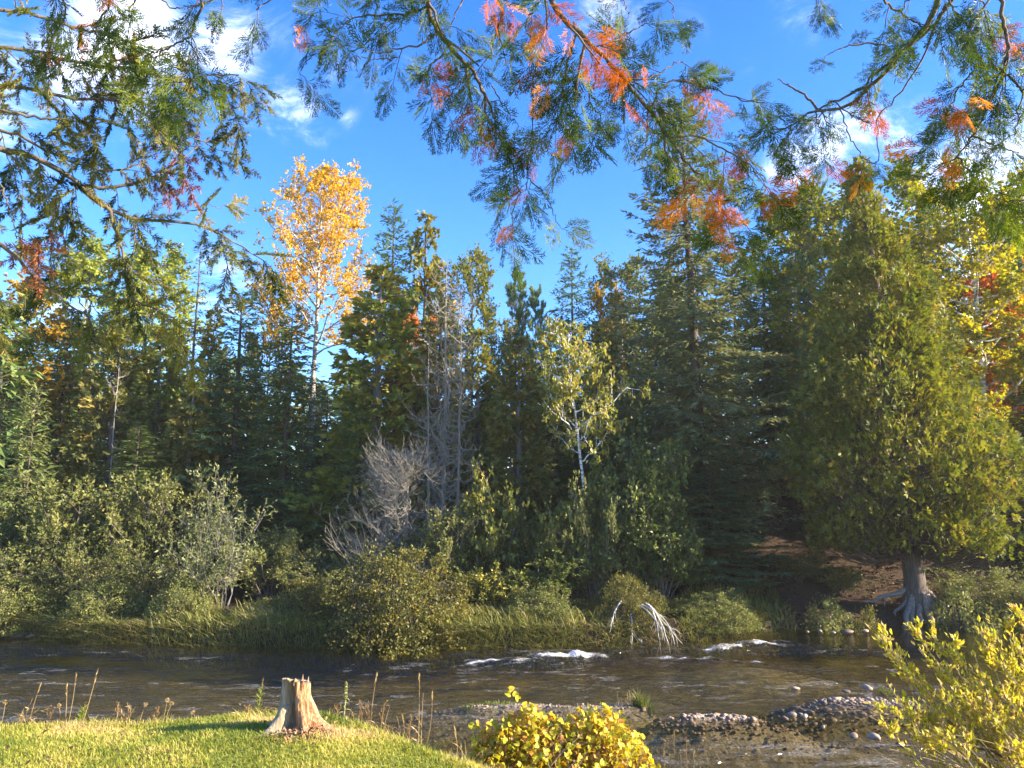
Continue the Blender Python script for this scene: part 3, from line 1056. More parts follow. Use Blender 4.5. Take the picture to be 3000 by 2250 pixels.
# leaf litter on the wooded slope at right
N = 15000
fx, fy = rg.uniform(3.5, 17, N), rg.uniform(19, 34, N)
ok = (fy > far_edge(fx) + .5) & (rg.uniform(size=N) < hill_factor(fx) * (.25 + .9 * fbm(fx * .9, fy * .9, 69)))
fx, fy = fx[ok], fy[ok]
P = np.stack([fx, fy, terrain(fx, fy) + .01 + .03 * rg.uniform(size=len(fx))], 1)
g = G()
kites(g, P, rand_unit(rg, len(fx)) * [1, 1, .45], rand_unit(rg, len(fx)) * .6 + [0, -.2, 1], rg.uniform(.08, .15, len(fx)), rg.uniform(.05, .10, len(fx)), rg.beta(1.2, 1.6, len(fx)))
lt = obj('leaf_litter', g.mesh('leaf_litter', M_LITTER), kind='stuff')
lt['label'] = 'fallen brown leaves on the shaded slope under the cedar'
lt['category'] = 'leaf litter'


# ================================================================== TREE SHAPES (built once per kind, shared by copies)
def trunk_geo(rg, H, r0, wob=.02, lean=(0, 0), n=12, ns=8, top=.04, flare=1.5):
    u = np.linspace(0, 1, n)
    p = np.zeros((n, 3))
    p[:, 2] = u * H - .15 * (u == 0)
    w_ = np.cumsum(rg.normal(size=(n, 2)) * wob * H / n, axis=0)
    p[:, :2] = w_ + np.outer(u, lean)
    p[0, :2] = 0
    r = r0 * ((1 - u) ** .8 * (1 - top) + top)
    r[0] *= flare
    return p, r


def trunk_at(p, z):
    return np.stack([np.interp(z, p[:, 2], p[:, 0]), np.interp(z, p[:, 2], p[:, 1]), z], -1)


def spruce(seed, H=12., rad=2., z0=.05, gap=.30, per=6, droop=.30, power=.74, kite=(.19, .06), dens=2.1, uptip=.22, jag=.25, bare=.0, layers=0.0, r0=.13):
    rg = np.random.default_rng(seed)
    gt, gc = G(), G()
    tp, tr = trunk_geo(rg, H, r0, .015)
    tubes(gt, tp, tr, 8)
    nlev = int((1 - z0) * H / gap)
    zl = z0 * H + (1 - z0) * H * (np.arange(nlev) + .5) / nlev * .995
    z = np.repeat(zl, per) + rg.uniform(-.5, .5, nlev * per) * gap * (1 - layers)
    z = np.clip(z, .02 * H, .992 * H)
    n = len(z)
    t = (z / H - z0) / (1 - z0)
    az = np.tile(np.arange(per) * 2 * PI / per, nlev) + np.repeat(rg.uniform(0, 6.28, nlev), per) + rg.normal(size=n) * .25
    L = rad * np.clip(1 - t, 0.0, 1) ** power * rg.uniform(1 - jag, 1 + jag * .6, n) + .10
    low = smooth(.22, 0, t)
    L *= 1 - .25 * low
    a = -droop * (1 - t) ** .7 + .75 * smooth(.75, 1.0, t) + rg.normal(size=n) * .08
    u = np.linspace(0, 1, 7)
    h = np.stack([np.cos(az), np.sin(az)], 1)
    base = trunk_at(tp, z)
    path = np.zeros((n, 7, 3))
    path[:, :, :2] = base[:, None, :2] + h[:, None, :] * (L[:, None] * u)[:, :, None]
    path[:, :, 2] = z[:, None] + L[:, None] * (a[:, None] * u + (uptip * rg.uniform(.3, 1.3, n))[:, None] * u ** 2.4)
    path[:, :, 2] = np.maximum(path[:, :, 2], .08)
    tubes(gc, path, np.clip(.010 * L, .006, .035)[:, None] * (1 - .8 * u)[None, :] + .002, 3, 0.0, 1)
    # twigs left and right of each branch
    br = rg.uniform(size=n)
    m = np.maximum((L / .115 * dens).astype(int), 2)
    idx = np.repeat(np.arange(n), m)
    s = rg.uniform(.10 + bare, 1.0, len(idx))
    p, tg = along(path, idx, s)
    side = np.where(rg.uniform(size=len(idx)) < .5, -1., 1.)[:, None]
    lat = norm(np.cross(tg, np.array([0, 0, 1.]))) * side
    d = norm(tg * .75 + lat * rg.uniform(.5, 1.15, len(idx))[:, None] + np.array([0, 0, -.22]) + rand_unit(rg, len(idx)) * .25)
    lt = (.12 + .32 * L[idx] * (1 - s) * .75 + .10 * rg.uniform(size=len(idx))) * rg.uniform(.6, 1.15, len(idx))
    lt = np.clip(lt, .08, .75)
    k = np.ceil(lt / .095).astype(int)
    j = np.repeat(np.arange(len(idx)), k)
    pos = np.concatenate([np.arange(q) for q in k]) / np.repeat(k, k)
    P = p[j] + d[j] * (lt[j] * pos)[:, None]
    P[:, 2] -= .25 * lt[j] * pos ** 2
    D = d[j] + rand_unit(rg, len(j)) * .55
    kites(gc, P, D, rand_unit(rg, len(j)) * .7 + [0, 0, 1], kite[0] * rg.uniform(.7, 1.25, len(j)), kite[1] * rg.uniform(.7, 1.3, len(j)),
          np.clip(.5 * br[idx[j]] + .5 * rg.uniform(size=len(j)), 0, 1))
    return gt, gc


def pine(seed, H=11., rad=1.6, z0=.3, gap=.5, per=5, tufts=1.0, r0=.12):
    rg = np.random.default_rng(seed)
    gt, gc = G(), G()
    tp, tr = trunk_geo(rg, H, r0, .015)
    tubes(gt, tp, tr, 8)
    nlev = int((1 - z0) * H / gap)
    zl = z0 * H + (1 - z0) * H * (np.arange(nlev) + .3) / nlev
    z = np.repeat(zl, per)
    n = len(z)
    t = (z / H - z0) / (1 - z0)
    az = rg.uniform(0, 6.28, n)
    L = rad * (1 - t) ** .6 * (.55 + .45 * smooth(0, .2, t)) * rg.uniform(.7, 1.15, n) + .15
    u = np.linspace(0, 1, 6)
    h = np.stack([np.cos(az), np.sin(az)], 1)
    path = np.zeros((n, 6, 3))
    path[:, :, :2] = trunk_at(tp, z)[:, None, :2] + h[:, None, :] * (L[:, None] * u)[:, :, None]
    path[:, :, 2] = z[:, None] + L[:, None] * ((.1 + .5 * t)[:, None] * u + .45 * u ** 2)
    tubes(gc, path, (.012 * L)[:, None] * (1 - .7 * u) + .004, 3, 0., 1)
    sub, idx, s = sprout(rg, path, 7, .25, 1.0, .6, lambda pl, s: .12 + .25 * pl * (1 - .6 * s), .25, .8, 4)
    allp = np.concatenate([sub[:, -1], path[:, -1], sub[:, -2]])
    alld = np.concatenate([norm(sub[:, -1] - sub[:, -2]), norm(path[:, -1] - path[:, -2]), norm(sub[:, -1] - sub[:, -2])])
    q = int(15 * tufts)
    P = np.repeat(allp, q, 0)
    D = norm(np.repeat(alld, q, 0) * .8 + rand_unit(rg, len(P)) * .9 + [0, 0, .35])
    br = np.repeat(rg.uniform(size=len(allp)), q)
    kites(gc, P + rand_unit(rg, len(P)) * .04, D, rand_unit(rg, len(P)), rg.uniform(.16, .27, len(P)), .04, np.clip(.5 * br + .5 * rg.uniform(size=len(P)), 0, 1), mid=.5, fold=0)
    return gt, gc


def cedar(seed, H=10., rad=1.8, z0=.03, ntip=420, nspray=9, prof=None, spread=.38, kite=(.21, .075), r0=.16, upsweep=.35, lean=(0, 0), droopz=.55, trunk_ns=10):
    """white cedar: curved limbs ending in clumps of flattened fan sprays"""
    rg = np.random.default_rng(seed)
    gt, gc = G(), G()
    tp, tr = trunk_geo(rg, H, r0, .02, lean, 16, trunk_ns)
    tubes(gt, tp, tr, trunk_ns)
    prof = prof or (lambda t: np.clip((1 - t) ** .75 * (.35 + .65 * smooth(0, .18, t)), 0, 1))
    tt = np.linspace(0, 1, 200)
    pr = prof(tt)
    cdf = np.cumsum(pr + .12)
    t = np.interp(rg.uniform(size=ntip), cdf / cdf[-1], tt)
    az = rg.uniform(0, 2 * PI, ntip)
    lob = .66 + .58 * vnoise(az * 1.9 + 40, t * H * .85 + 10, seed)
    frac = 1 - .55 * rg.uniform(size=ntip) ** 1.7
    rr = rad * np.interp(t, tt, pr) * lob * frac + .05
    zc = H * (z0 + (1 - z0) * t)
    c = trunk_at(tp, zc)
    tip = c + np.stack([np.cos(az) * rr, np.sin(az) * rr, 0 * rr], 1)
    # limbs
    zb = np.clip(zc - upsweep * rr - .1, max(.05, z0) * H + .1, None)
    b = trunk_at(tp, zb)
    u = np.linspace(0, 1, 5)
    path = b[:, None] * (1 - u)[None, :, None] + tip[:, None] * u[None, :, None]
    path[:, :, 2] -= (.22 * rr)[:, None] * np.sin(u * PI)[None]
    tubes(gc, path, (.006 + .007 * rr)[:, None] * (1 - .75 * u), 3, 0., 1)
    out = norm(np.stack([np.cos(az), np.sin(az), 0 * az + .0], 1))
    sc_ = .55 + .6 * np.clip(rr / rad, 0, 1)
    i = np.repeat(np.arange(ntip), nspray)
    off = rand_unit(rg, len(i)) * (rg.uniform(0, 1, len(i)) ** .6 * spread)[:, None] * sc_[i][:, None] * [1.15, 1.15, .75]
    P = tip[i] + off
    D = norm(out[i] * .75 + rand_unit(rg, len(i)) * .55 + off * .8 + np.array([0, 0, .25]))
    Np = norm(rand_unit(rg, len(i)) + np.cross(D, [0, 0, 1.]) * .6)
    cl = rg.uniform(size=ntip)
    angs = np.array([-.95, -.5, -.12, .25, .62, 1.0])
    q = len(angs)
    S = norm(np.cross(D, Np))
    ang = np.tile(angs, len(P)) + rg.normal(size=len(P) * q) * .12
    D2 = np.repeat(D, q, 0) * np.cos(ang)[:, None] + np.repeat(S, q, 0) * np.sin(ang)[:, None]
    D2[:, 2] -= droopz * rg.uniform(0, 1, len(D2)) ** 2 * .6
    Pq = np.repeat(P, q, 0) + D2 * .015
    av = .55 * np.repeat(cl[i], q) + .45 * rg.uniform(size=len(Pq))
    kites(gc, Pq, D2, np.repeat(Np, q, 0), kite[0] * rg.uniform(.65, 1.2, len(Pq)) * (1 - .35 * np.abs(ang)), kite[1] * rg.uniform(.7, 1.25, len(Pq)), np.clip(av, 0, 1), mid=.55, fold=.1)
    return gt, gc


def broadleaf(seed, H=14., th=4., rx=2., nl=26, ns=8, nt=6, nlf=8, leaf=(.085, .07), r0=.13, lean=(0, 0), up=.35, shape=.62, drop=.35, low=.4, inner=.25, wob=.03, twig=.34):
    rg = np.random.default_rng(seed)
    gt, gc = G(), G()
    tp, tr = trunk_geo(rg, H * .96, r0, wob, lean, 14)
    tubes(gt, tp, tr, 8)
    u_ = (np.arange(nl) + rg.uniform(0, 1, nl)) / nl
    z = th + (H * .95 - th) * u_
    wd = rx * np.sqrt(np.clip(1 - ((u_ - low) / shape) ** 2, .06, 1)) * rg.uniform(.7, 1.12, nl)
    az = np.arange(nl) * 2.399 + rg.uniform(-.5, .5, nl)
    b = trunk_at(tp, np.clip(z - .30 * wd, th * .8, None))
    u = np.linspace(0, 1, 7)
    path = np.zeros((nl, 7, 3))
    path[:, :, 0] = b[:, None, 0] + (np.cos(az) * wd)[:, None] * u
    path[:, :, 1] = b[:, None, 1] + (np.sin(az) * wd)[:, None] * u
    path[:, :, 2] = b[:, None, 2] + (wd * (.25 + up * rg.uniform(.4, 1.4, nl)))[:, None] * u ** 1.3
    path[:, 1:] += np.cumsum(rg.normal(size=(nl, 6, 3)) * .045, 1) * wd[:, None, None]
    lr = np.clip(.018 * wd, .008, .05)
    tubes(gt, path, lr[:, None] * (1 - .8 * u) + .003, 5)
    sub, i1, s1 = sprout(rg, path, ns, inner, 1.0, .75, lambda pl, s: pl * (.42 - .2 * s) + .12, .25, .7, 5)
    tubes(gt, sub, np.linspace(.009, .003, 5)[None, :], 3)
    tw, i2, s2 = sprout(rg, sub, nt, .25, 1.02, .9, lambda pl, s: twig + 0 * s, .05, .6, 3)
    tubes(gt, tw[::2], np.linspace(.004, .002, 3)[None, :], 3)
    K = len(tw)
    i = np.repeat(np.arange(K), nlf)
    s = rg.uniform(.15, 1.1, len(i))
    p, t = along(tw, i, s)
    D = norm(t * .35 + rand_unit(rg, len(i)) * .8 + np.array([0, 0, -drop]))
    cl = rg.uniform(size=len(sub))
    av = np.clip(.5 * cl[i2[i]] + .5 * rg.uniform(size=len(i)), 0, 1)
    kites(gc, p + rand_unit(rg, len(i)) * .03, D, rand_unit(rg, len(i)) + [0, -.2, .5], leaf[0] * rg.uniform(.7, 1.2, len(i)), leaf[1] * rg.uniform(.75, 1.2, len(i)), av)
    return gt, gc


def shrub(seed, H=2.2, rad=1.3, nst=14, ns=7, nt=5, nlf=7, leaf=(.075, .045), arch=.5, low=.15, drop=.1, twig=.22, sr=.016, base=.25, lfrom=.3):
    rg = np.random.default_rng(seed)
    gt, gc = G(), G()
    az = rg.uniform(0, 6.28, nst)
    fr = rg.uniform(0.1, 1, nst) ** .6
    hh = H * (1 - .45 * fr ** 2) * rg.uniform(.75, 1.05, nst)
    u = np.linspace(0, 1, 8)
    path = np.zeros((nst, 8, 3))
    b = np.stack([np.cos(az), np.sin(az)], 1) * (base * rg.uniform(.1, 1, nst))[:, None]
    out = (np.cos(az) * rad * fr, np.sin(az) * rad * fr)
    for k_ in (0, 1):
        path[:, :, k_] = b[:, None, k_] + out[k_][:, None] * (u ** 1.25)[None]
    path[:, :, 2] = hh[:, None] * (u * (1 + arch * .6) - arch * .6 * u ** 2.5) - .05
    path[:, 1:, :] += np.cumsum(rg.normal(size=(nst, 7, 3)) * .02, 1) * H
    tubes(gt, path, (sr * rg.uniform(.6, 1.2, nst))[:, None] * (1 - .8 * u), 5)
    sub, i1, s1 = sprout(rg, path, ns, lfrom, 1.0, .7, lambda pl, s: pl * (.30 - .14 * s) + .06, .2, .6, 4)
    tubes(gt, sub, np.linspace(.006, .0025, 4)[None], 3)
    tw, i2, s2 = sprout(rg, sub, nt, .15, 1.02, .8, lambda pl, s: twig + 0 * s, .1, .7, 3)
    tubes(gt, tw[::2], np.linspace(.003, .0018, 3)[None], 3)
    tw = np.concatenate([tw])
    i = np.repeat(np.arange(len(tw)), nlf)
    s = rg.uniform(.1, 1.08, len(i))
    p, t = along(tw, i, s)
    D = norm(t * .7 + rand_unit(rg, len(i)) * .75 + np.array([0, 0, .12 - drop]))
    cl = rg.uniform(size=len(sub))
    av = np.clip(.4 * cl[i2[i]] + .6 * rg.uniform(size=len(i)), 0, 1)
    p = p + rand_unit(rg, len(i)) * .02
    p[:, 2] = np.maximum(p[:, 2], .04)
    kites(gc, p, D, rand_unit(rg, len(i)) + [0, 0, .6], leaf[0] * rg.uniform(.65, 1.2, len(i)), leaf[1] * rg.uniform(.7, 1.2, len(i)), av)
    return gt, gc


def snag(seed, H=7., r0=.10, nb=150, z0=.12, blen=1.0, fork=None, lean=(0, 0)):
    rg = np.random.default_rng(seed)
    gt, gb = G(), G()
    tp, tr = trunk_geo(rg, H, r0, .025, lean, 16, 8)
    tubes(gt, tp, tr, 8)
    if fork:
        f0 = trunk_at(tp, np.array([fork[0]]))[0]
        u = np.linspace(0, 1, 8)
        fp = f0 + np.stack([fork[1] * u ** .7, 0 * u, fork[2] * u], 1) + np.cumsum(rg.normal(size=(8, 3)) * .02, 0)
        tubes(gt, fp, np.linspace(r0 * .55, .012, 8), 7)
    z = H * rg.uniform(z0, .97, nb)
    az = rg.uniform(0, 6.28, nb)
    L = blen * rg.uniform(.45, 1.1, nb) * (1 - .55 * z / H)
    u = np.linspace(0, 1, 8)
    path = np.zeros((nb, 8, 3))
    b = trunk_at(tp, z)
    path[:, :, 0] = b[:, None, 0] + (np.cos(az) * L)[:, None] * u
    path[:, :, 1] = b[:, None, 1] + (np.sin(az) * L)[:, None] * u
    path[:, :, 2] = b[:, None, 2] + L[:, None] * (-rg.uniform(-.15, .65, nb)[:, None] * np.sin(u * 2.2) + rg.uniform(-.1, .8, nb)[:, None] * u ** 2)
    path += np.cumsum(rg.normal(size=path.shape) * .028, 1) * (u > 0)[None, :, None]
    tubes(gb, path, rg.uniform(.007, .013, nb)[:, None] * (1 - .75 * u) + .002, 4)
    sub, i1, s1 = sprout(rg, path, 5, .3, 1.0, .6, lambda pl, s: .1 + .30 * pl * (1 - .6 * s), .35, .7, 5, .15)
    tubes(gb, sub, np.linspace(.0055, .002, 5)[None], 3)
    return gt, gb


def dome_bush(seed, H=1.7, rad=1.4, ntip=520, nlf=34, leaf=(.07, .042), spread=.17, nst=26):
    rg = np.random.default_rng(seed)
    gt, gc = G(), G()
    az = rg.uniform(0, 6.28, ntip)
    ph = np.arccos(rg.uniform(-.12, 1, ntip))
    f_ = (1 - .45 * rg.uniform(size=ntip) ** 1.8) * (.82 + .32 * vnoise(az * 1.6 + 9, ph * 3, seed))
    tip = np.stack([np.cos(az) * np.sin(ph) * rad * f_, np.sin(az) * np.sin(ph) * rad * f_, np.maximum(np.cos(ph) * H * f_, -.02)], 1)
    b = np.stack([np.cos(az), np.sin(az), 0 * az], 1) * (.2 * rg.uniform(size=ntip))[:, None]
    u = np.linspace(0, 1, 6)
    path = b[:, None] * (1 - u)[None, :, None] + tip[:, None] * u[None, :, None]
    path[:, :, 2] += (.30 * H * np.sin(u * PI))[None]
    path += np.cumsum(rg.normal(size=path.shape) * .018, 1) * (u > 0)[None, :, None]
    tubes(gt, path[::2], np.linspace(.010, .002, 6)[None], 4)
    i = np.repeat(np.arange(ntip), nlf)
    P = tip[i] + rand_unit(rg, len(i)) * (spread * rg.uniform(0, 1, len(i)) ** .6)[:, None]
    P[:, 2] = np.maximum(P[:, 2], -.05)
    out = norm(tip + [0, 0, .2])
    kites(gc, P, out[i] * .5 + rand_unit(rg, len(i)) * .8, rand_unit(rg, len(i)) + out[i], leaf[0] * rg.uniform(.65, 1.2, len(i)), leaf[1] * rg.uniform(.7, 1.2, len(i)),
          np.clip(.45 * rg.uniform(size=ntip)[i] + .55 * rg.uniform(size=len(i)), 0, 1))
    return gt, gc


class Kind:
    def __init__(self, geo, mt, mc, H, rad, tname='trunk', cname='crown'):
        gt, gc = geo
        self.t = gt.mesh(tname, mt, True)
        self.c = gc.mesh(cname, mc if isinstance(mc, list) else [mc, M_BARK])
        self.H, self.rad, self.tn, self.cn = H, rad, tname, cname

    def recolor(self, mats):
        k = object.__new__(Kind)
        k.__dict__.update(self.__dict__)
        k.c = self.c.copy()
        k.c.materials.clear()
        for m in mats:
            k.c.materials.append(m)
        return k


def plant(kind, name, label, cat, px, top, Y, hw=None, rz=0., group=None, sink=.05, zbase=None):
    """stand a tree so that its top is seen at (px, top) from the camera, Y metres away; hw = half width in photo pixels"""
    tp = pix(px, top, Y)
    zb = float(terrain(tp[0], Y)) - sink if zbase is None else zbase
    s = (tp[2] - zb) / kind.H
    if kind in FULL:
        hw = hw * 1.22
    sx_ = s if hw is None else hw / FPX * np.linalg.norm(tp[:2]) * 1.0 / kind.rad
    o = thing(name, label, cat, (tp[0], Y, zb), rz, group)
    for nm, me in ((kind.tn, kind.t), (kind.cn, kind.c)):
        obj(nm, me, o)
    o.scale = (sx_, sx_, s)
    return o


SPR_A = Kind(spruce(1, 12, 2.1), M_BARK, M_SPRUCE_BLUE, 12, 2.1)
SPR_B = Kind(spruce(2, 12, 2.0, droop=.42, jag=.35, gap=.27), M_BARK, M_SPRUCE, 12, 2.0)
SPR_T = Kind(spruce(3, 14, 1.25, z0=.1, gap=.42, per=5, droop=.34, power=.55, jag=.45, dens=.95, uptip=.12, layers=.6), M_BARK, M_SPRUCE_OLIVE, 14, 1.25)
SPR_BIG = Kind(spruce(4, 16, 2.9, z0=.06, gap=.46, per=8, droop=.30, power=.66, jag=.40, dens=2.2, kite=(.21, .068), uptip=.30, layers=.8, r0=.20), M_BARK, M_SPRUCE_BIG, 16, 2.9)
SPR_Y = Kind(spruce(5, 4, 1.0, z0=.03, gap=.16, per=6, droop=.05, power=.8, uptip=.25, kite=(.15, .05), r0=.05), M_BARK, M_SPRUCE_LIT, 4, 1.0)
CED_A = Kind(cedar(11, 10, 1.7, ntip=420, nspray=8), M_BARK_CEDAR, M_CEDAR_BROWN, 10, 1.7)
CED_B = Kind(cedar(12, 10, 1.6, ntip=400, nspray=8, spread=.34), M_BARK_GREY, M_CEDAR, 10, 1.6)
CED_BB = CED_B.recolor([M_CEDAR_BROWN, M_BARK])


def big_prof(t):
    return np.interp(t, [0, .05, .2, .4, .55, .66, .8, .9, 1.0], [.74, .92, 1.0, .80, .58, .42, .21, .12, .03])


CED_BIG = Kind(cedar(13, 12, 3.2, z0=.14, ntip=1500, nspray=11, prof=big_prof, spread=.46, kite=(.20, .048), r0=.34, lean=(-.95, 0), trunk_ns=14), M_BARK_CEDAR, M_CEDAR_BIG, 12, 3.2)
PINE_A = Kind(pine(21), M_BARK, M_PINE, 11, 1.6)
CED_GOLD = CED_A.recolor([M_GOLD_CONIFER, M_BARK])
ASPEN = Kind(broadleaf(31, 16, 8.6, 2.3, nl=38, ns=9, nt=6, nlf=7, leaf=(.115, .10), r0=.15, up=.5, shape=.70, low=.30), M_BIRCHBARK_GREY, M_ASPEN_ORANGE, 16, 2.1)
POP = Kind(broadleaf(32, 14, 5, 1.9, nl=32, ns=9, nt=6, nlf=8, leaf=(.13, .115), up=.5), M_BARK_PALE, M_POPLAR, 14, 1.9)
POP_SAGE = POP.recolor([M_SAGE, M_BARK])
YG = Kind(broadleaf(33, 13, 3, 2.2, nl=40, ns=9, nt=6, nlf=9, leaf=(.115, .10), up=.4, low=.45), M_BARK_GREY, M_YELLOWGREEN, 13, 2.2)
YEL = Kind(broadleaf(34, 13, 2.8, 2.3, nl=46, ns=9, nt=7, nlf=9, leaf=(.125, .115), up=.4, low=.5, drop=.5), M_BIRCHBARK, M_BRIGHTYELLOW, 13, 2.3)
GOLD = Kind(broadleaf(35, 9, .8, 1.8, nl=34, ns=9, nt=6, nlf=8, leaf=(.115, .10), low=.4, shape=.75), M_BARK_GREY, M_GOLD, 9, 1.8)
MAPLE = GOLD.recolor([M_MAPLE, M_BARK])

FULL = [SPR_A, SPR_B, CED_A, CED_B, CED_BB, CED_GOLD]
# ================================================================== THE WOOD ON THE FAR BANK
GW = 'trees of the far bank wood'
plant(SPR_BIG, 'spruce_tree', 'tallest dark spruce with tiered boughs right of centre', 'tree', 2012, 285, 24.0, 300, .3, GW)
o = plant(CED_BIG, 'cedar_tree', 'huge bushy olive cedar with exposed roots at the right waterline', 'tree', 2560, 478, 21.6, 258, 0, GW, zbase=.32)
o.location.x += .22 * o.scale[0]
BIG_CEDAR = o
plant(ASPEN, 'aspen_tree', 'tall orange aspen standing above the dark spruces', 'tree', 935, 468, 29.0, 158, .4, GW)
plant(POP, 'poplar_tree', 'pale green poplar behind the left spruce boughs, nearer the left edge', 'tree', 270, 702, 36, 160, .2, GW)
plant(POP, 'poplar_tree', 'pale green poplar left of the thin tall spruce', 'tree', 462, 712, 36.5, 130, 2.2, GW)
plant(SPR_T, 'spruce_tree', 'thin tall ragged spruce left of the orange aspen', 'tree', 592, 672, 33, 72, .9, GW)
plant(SPR_A, 'spruce_tree', 'blue-green spruce with slender tip beside the orange aspen', 'tree', 712, 852, 27, 190, .5, GW)
plant(SPR_B, 'spruce_tree', 'dark full spruce in front of the orange aspen trunk', 'tree', 850, 905, 26, 160, 1.5, GW)
plant(SPR_A, 'spruce_tree', 'pointed green spruce top just right of the orange aspen', 'tree', 1156, 598, 31, 150, 2.5, GW)
plant(CED_GOLD, 'cedar_tree', 'golden conifer top touching the pointed spruce right of the aspen', 'tree', 1245, 622, 31.5, 115, .6, GW)
plant(YG, 'maple_tree', 'yellow-green leafy tree behind the grey dead trunks', 'tree', 1385, 728, 33, 118, 1.6, GW)
plant(CED_B, 'cedar_tree', 'tall olive cedar left of the grey dead trunks', 'tree', 1120, 780, 26.0, 180, .8, GW)
plant(CED_BB, 'cedar_tree', 'bronze cedar just right of the grey dead trunks', 'tree', 1520, 985, 25.0, 125, 2.9, GW)
plant(CED_A, 'cedar_tree', 'bronze cedar between the dead trunks and the olive cedar', 'tree', 1290, 830, 26.5, 120, 2.0, GW)
plant(PINE_A, 'pine_tree', 'small distant pine top in the gap of sky at centre', 'tree', 1512, 815, 38, 70, .1, GW)
plant(PINE_A, 'pine_tree', 'lower pine tip right beside the small distant pine', 'tree', 1570, 862, 37, 55, 1.9, GW)
plant(SPR_B, 'spruce_tree', 'slim spire tip left of the small distant pine', 'tree', 1440, 872, 38, 60, 2.6, GW)
plant(SPR_A, 'spruce_tree', 'dense blue spruce behind the leaning white birch', 'tree', 1676, 728, 32, 140, 1.2, GW)
plant(SPR_B, 'spruce_tree', 'dark spruce in shade behind the birch trunk', 'tree', 1620, 960, 28, 150, 3.1, GW)
plant(POP_SAGE, 'poplar_tree', 'sage green tree left of the tallest spruce', 'tree', 1815, 745, 35, 110, .7, GW)
plant(GOLD, 'maple_tree', 'golden tree glimpsed between blue spruce and tallest spruce', 'tree', 1775, 850, 34, 60, .3, GW)
plant(POP_SAGE, 'poplar_tree', 'sage green tree right of the tallest spruce top', 'tree', 2310, 545, 36, 165, 2.7, GW)
plant(PINE_A, 'pine_tree', 'dark pine between tallest spruce and yellow-green birch', 'tree', 2345, 630, 31, 90, .5, GW)
plant(YG, 'birch_tree', 'yellow-green birch left of the huge cedar top', 'tree', 2430, 545, 27.5, 200, .4, GW)
plant(YEL, 'birch_tree', 'bright yellow birch glowing right of the huge cedar top', 'tree', 2815, 520, 25.5, 215, 1.2, GW)
plant(YG, 'birch_tree', 'yellow-green birch behind the bright yellow birch, showing above it', 'tree', 2680, 480, 30, 190, 2.2, GW)
plant(MAPLE, 'maple_tree', 'orange maple at the right picture edge below the yellow birch', 'tree', 2925, 800, 27.0, 115, .4, GW)
plant(PINE_A, 'pine_tree', 'dark pine at the right picture edge above the orange maple', 'tree', 3010, 610, 31, 100, .4, GW)
plant(SPR_B, 'spruce_tree', 'dark spruce filling the right picture edge behind the huge cedar', 'tree', 3020, 1000, 25, 170, .9, GW)
plant(PINE_A, 'pine_tree', 'young green pine against the left flank of the huge cedar', 'tree', 2385, 960, 25.5, 75, 2.4, GW)
plant(SPR_B, 'spruce_tree', 'dark spruce right behind the tallest spruce', 'tree', 2230, 760, 28.5, 170, 2.0, GW)
plant(SPR_A, 'hemlock_tree', 'low drooping young conifer at the foot of the tallest spruce', 'tree', 2075, 1290, 22.4, 190, 1.0, GW)
plant(GOLD, 'maple_tree', 'golden tree at the left picture edge behind pale young spruce', 'tree', 25, 850, 29, 185, .2, GW)
plant(SPR_B, 'spruce_tree', 'dark spruce between the golden left tree and bronze cedars', 'tree', 205, 910, 30, 120, .2, GW)
plant(CED_A, 'cedar_tree', 'bronze cedar under the nearer-left pale poplar', 'tree', 350, 930, 27, 115, .3, GW)
plant(CED_B, 'cedar_tree', 'olive cedar under the poplar left of thin tall spruce', 'tree', 480, 960, 27.5, 110, 1.3, GW)
plant(CED_BB, 'cedar_tree', 'rusty-tipped cedar directly left of the blue-green slender spruce', 'tree', 632, 900, 28, 75, 2.3, GW)
plant(CED_BB, 'cedar_tree', 'short bronze cedar low between the left cedars', 'tree', 570, 1120, 26, 100, 1.0, GW)
plant(SPR_A, 'spruce_tree', 'shaded spruce low at the left picture edge', 'tree', 20, 1130, 26, 150, 1.8, GW)
plant(SPR_Y, 'spruce_tree', 'pale sunlit young spruce standing alone at far left', 'tree', 108, 1135, 22.8, 95, .5, GW)
plant(SPR_B, 'spruce_tree', 'short dark spruce behind the left alder thicket', 'tree', 400, 1250, 24.6, 130, 1.5, GW)
plant(GOLD, 'aspen_tree', 'yellow-orange young aspen below the tall orange aspen, left side', 'tree', 800, 830, 32, 70, 1.5, GW)
plant(SPR_B, 'spruce_tree', 'dark spruce behind the tall olive cedar, right of aspen trunk', 'tree', 1030, 1120, 29, 100, .3, GW)
plant(MAPLE, 'maple_tree', 'small red maple glowing behind the grey dead trunks', 'tree', 1230, 930, 29.0, 65, .9, GW)
plant(SPR_B, 'spruce_tree', 'dark spruce in shadow behind the bare grey branches', 'tree', 1060, 1130, 24.8, 120, 2.9, GW)
plant(SPR_A, 'spruce_tree', 'dark spruce low behind the green broad-leaved shrub', 'tree', 1850, 1130, 26.5, 140, 2.2, GW)

plant(SPR_A, 'spruce_tree', 'spruce filling the gap below the orange aspen crown, right side', 'tree', 960, 1150, 30.5, 110, 4.0, GW)
plant(SPR_B, 'spruce_tree', 'spruce filling the gap between thin tall spruce and aspen', 'tree', 745, 1000, 31, 100, 4.4, GW)
plant(CED_B, 'cedar_tree', 'olive cedar behind the forked dead tree, right side', 'tree', 1400, 960, 28, 100, 3.6, GW)
plant(SPR_A, 'spruce_tree', 'spruce in the gap left of the white birch crown', 'tree', 1565, 1010, 30, 100, 5.0, GW)
plant(SPR_B, 'spruce_tree', 'spruce in the gap between birch crown and tallest spruce', 'tree', 1790, 960, 30, 110, 5.5, GW)
plant(SPR_A, 'spruce_tree', 'spruce low behind the left bronze cedars', 'tree', 430, 1060, 31, 120, 5.8, GW)

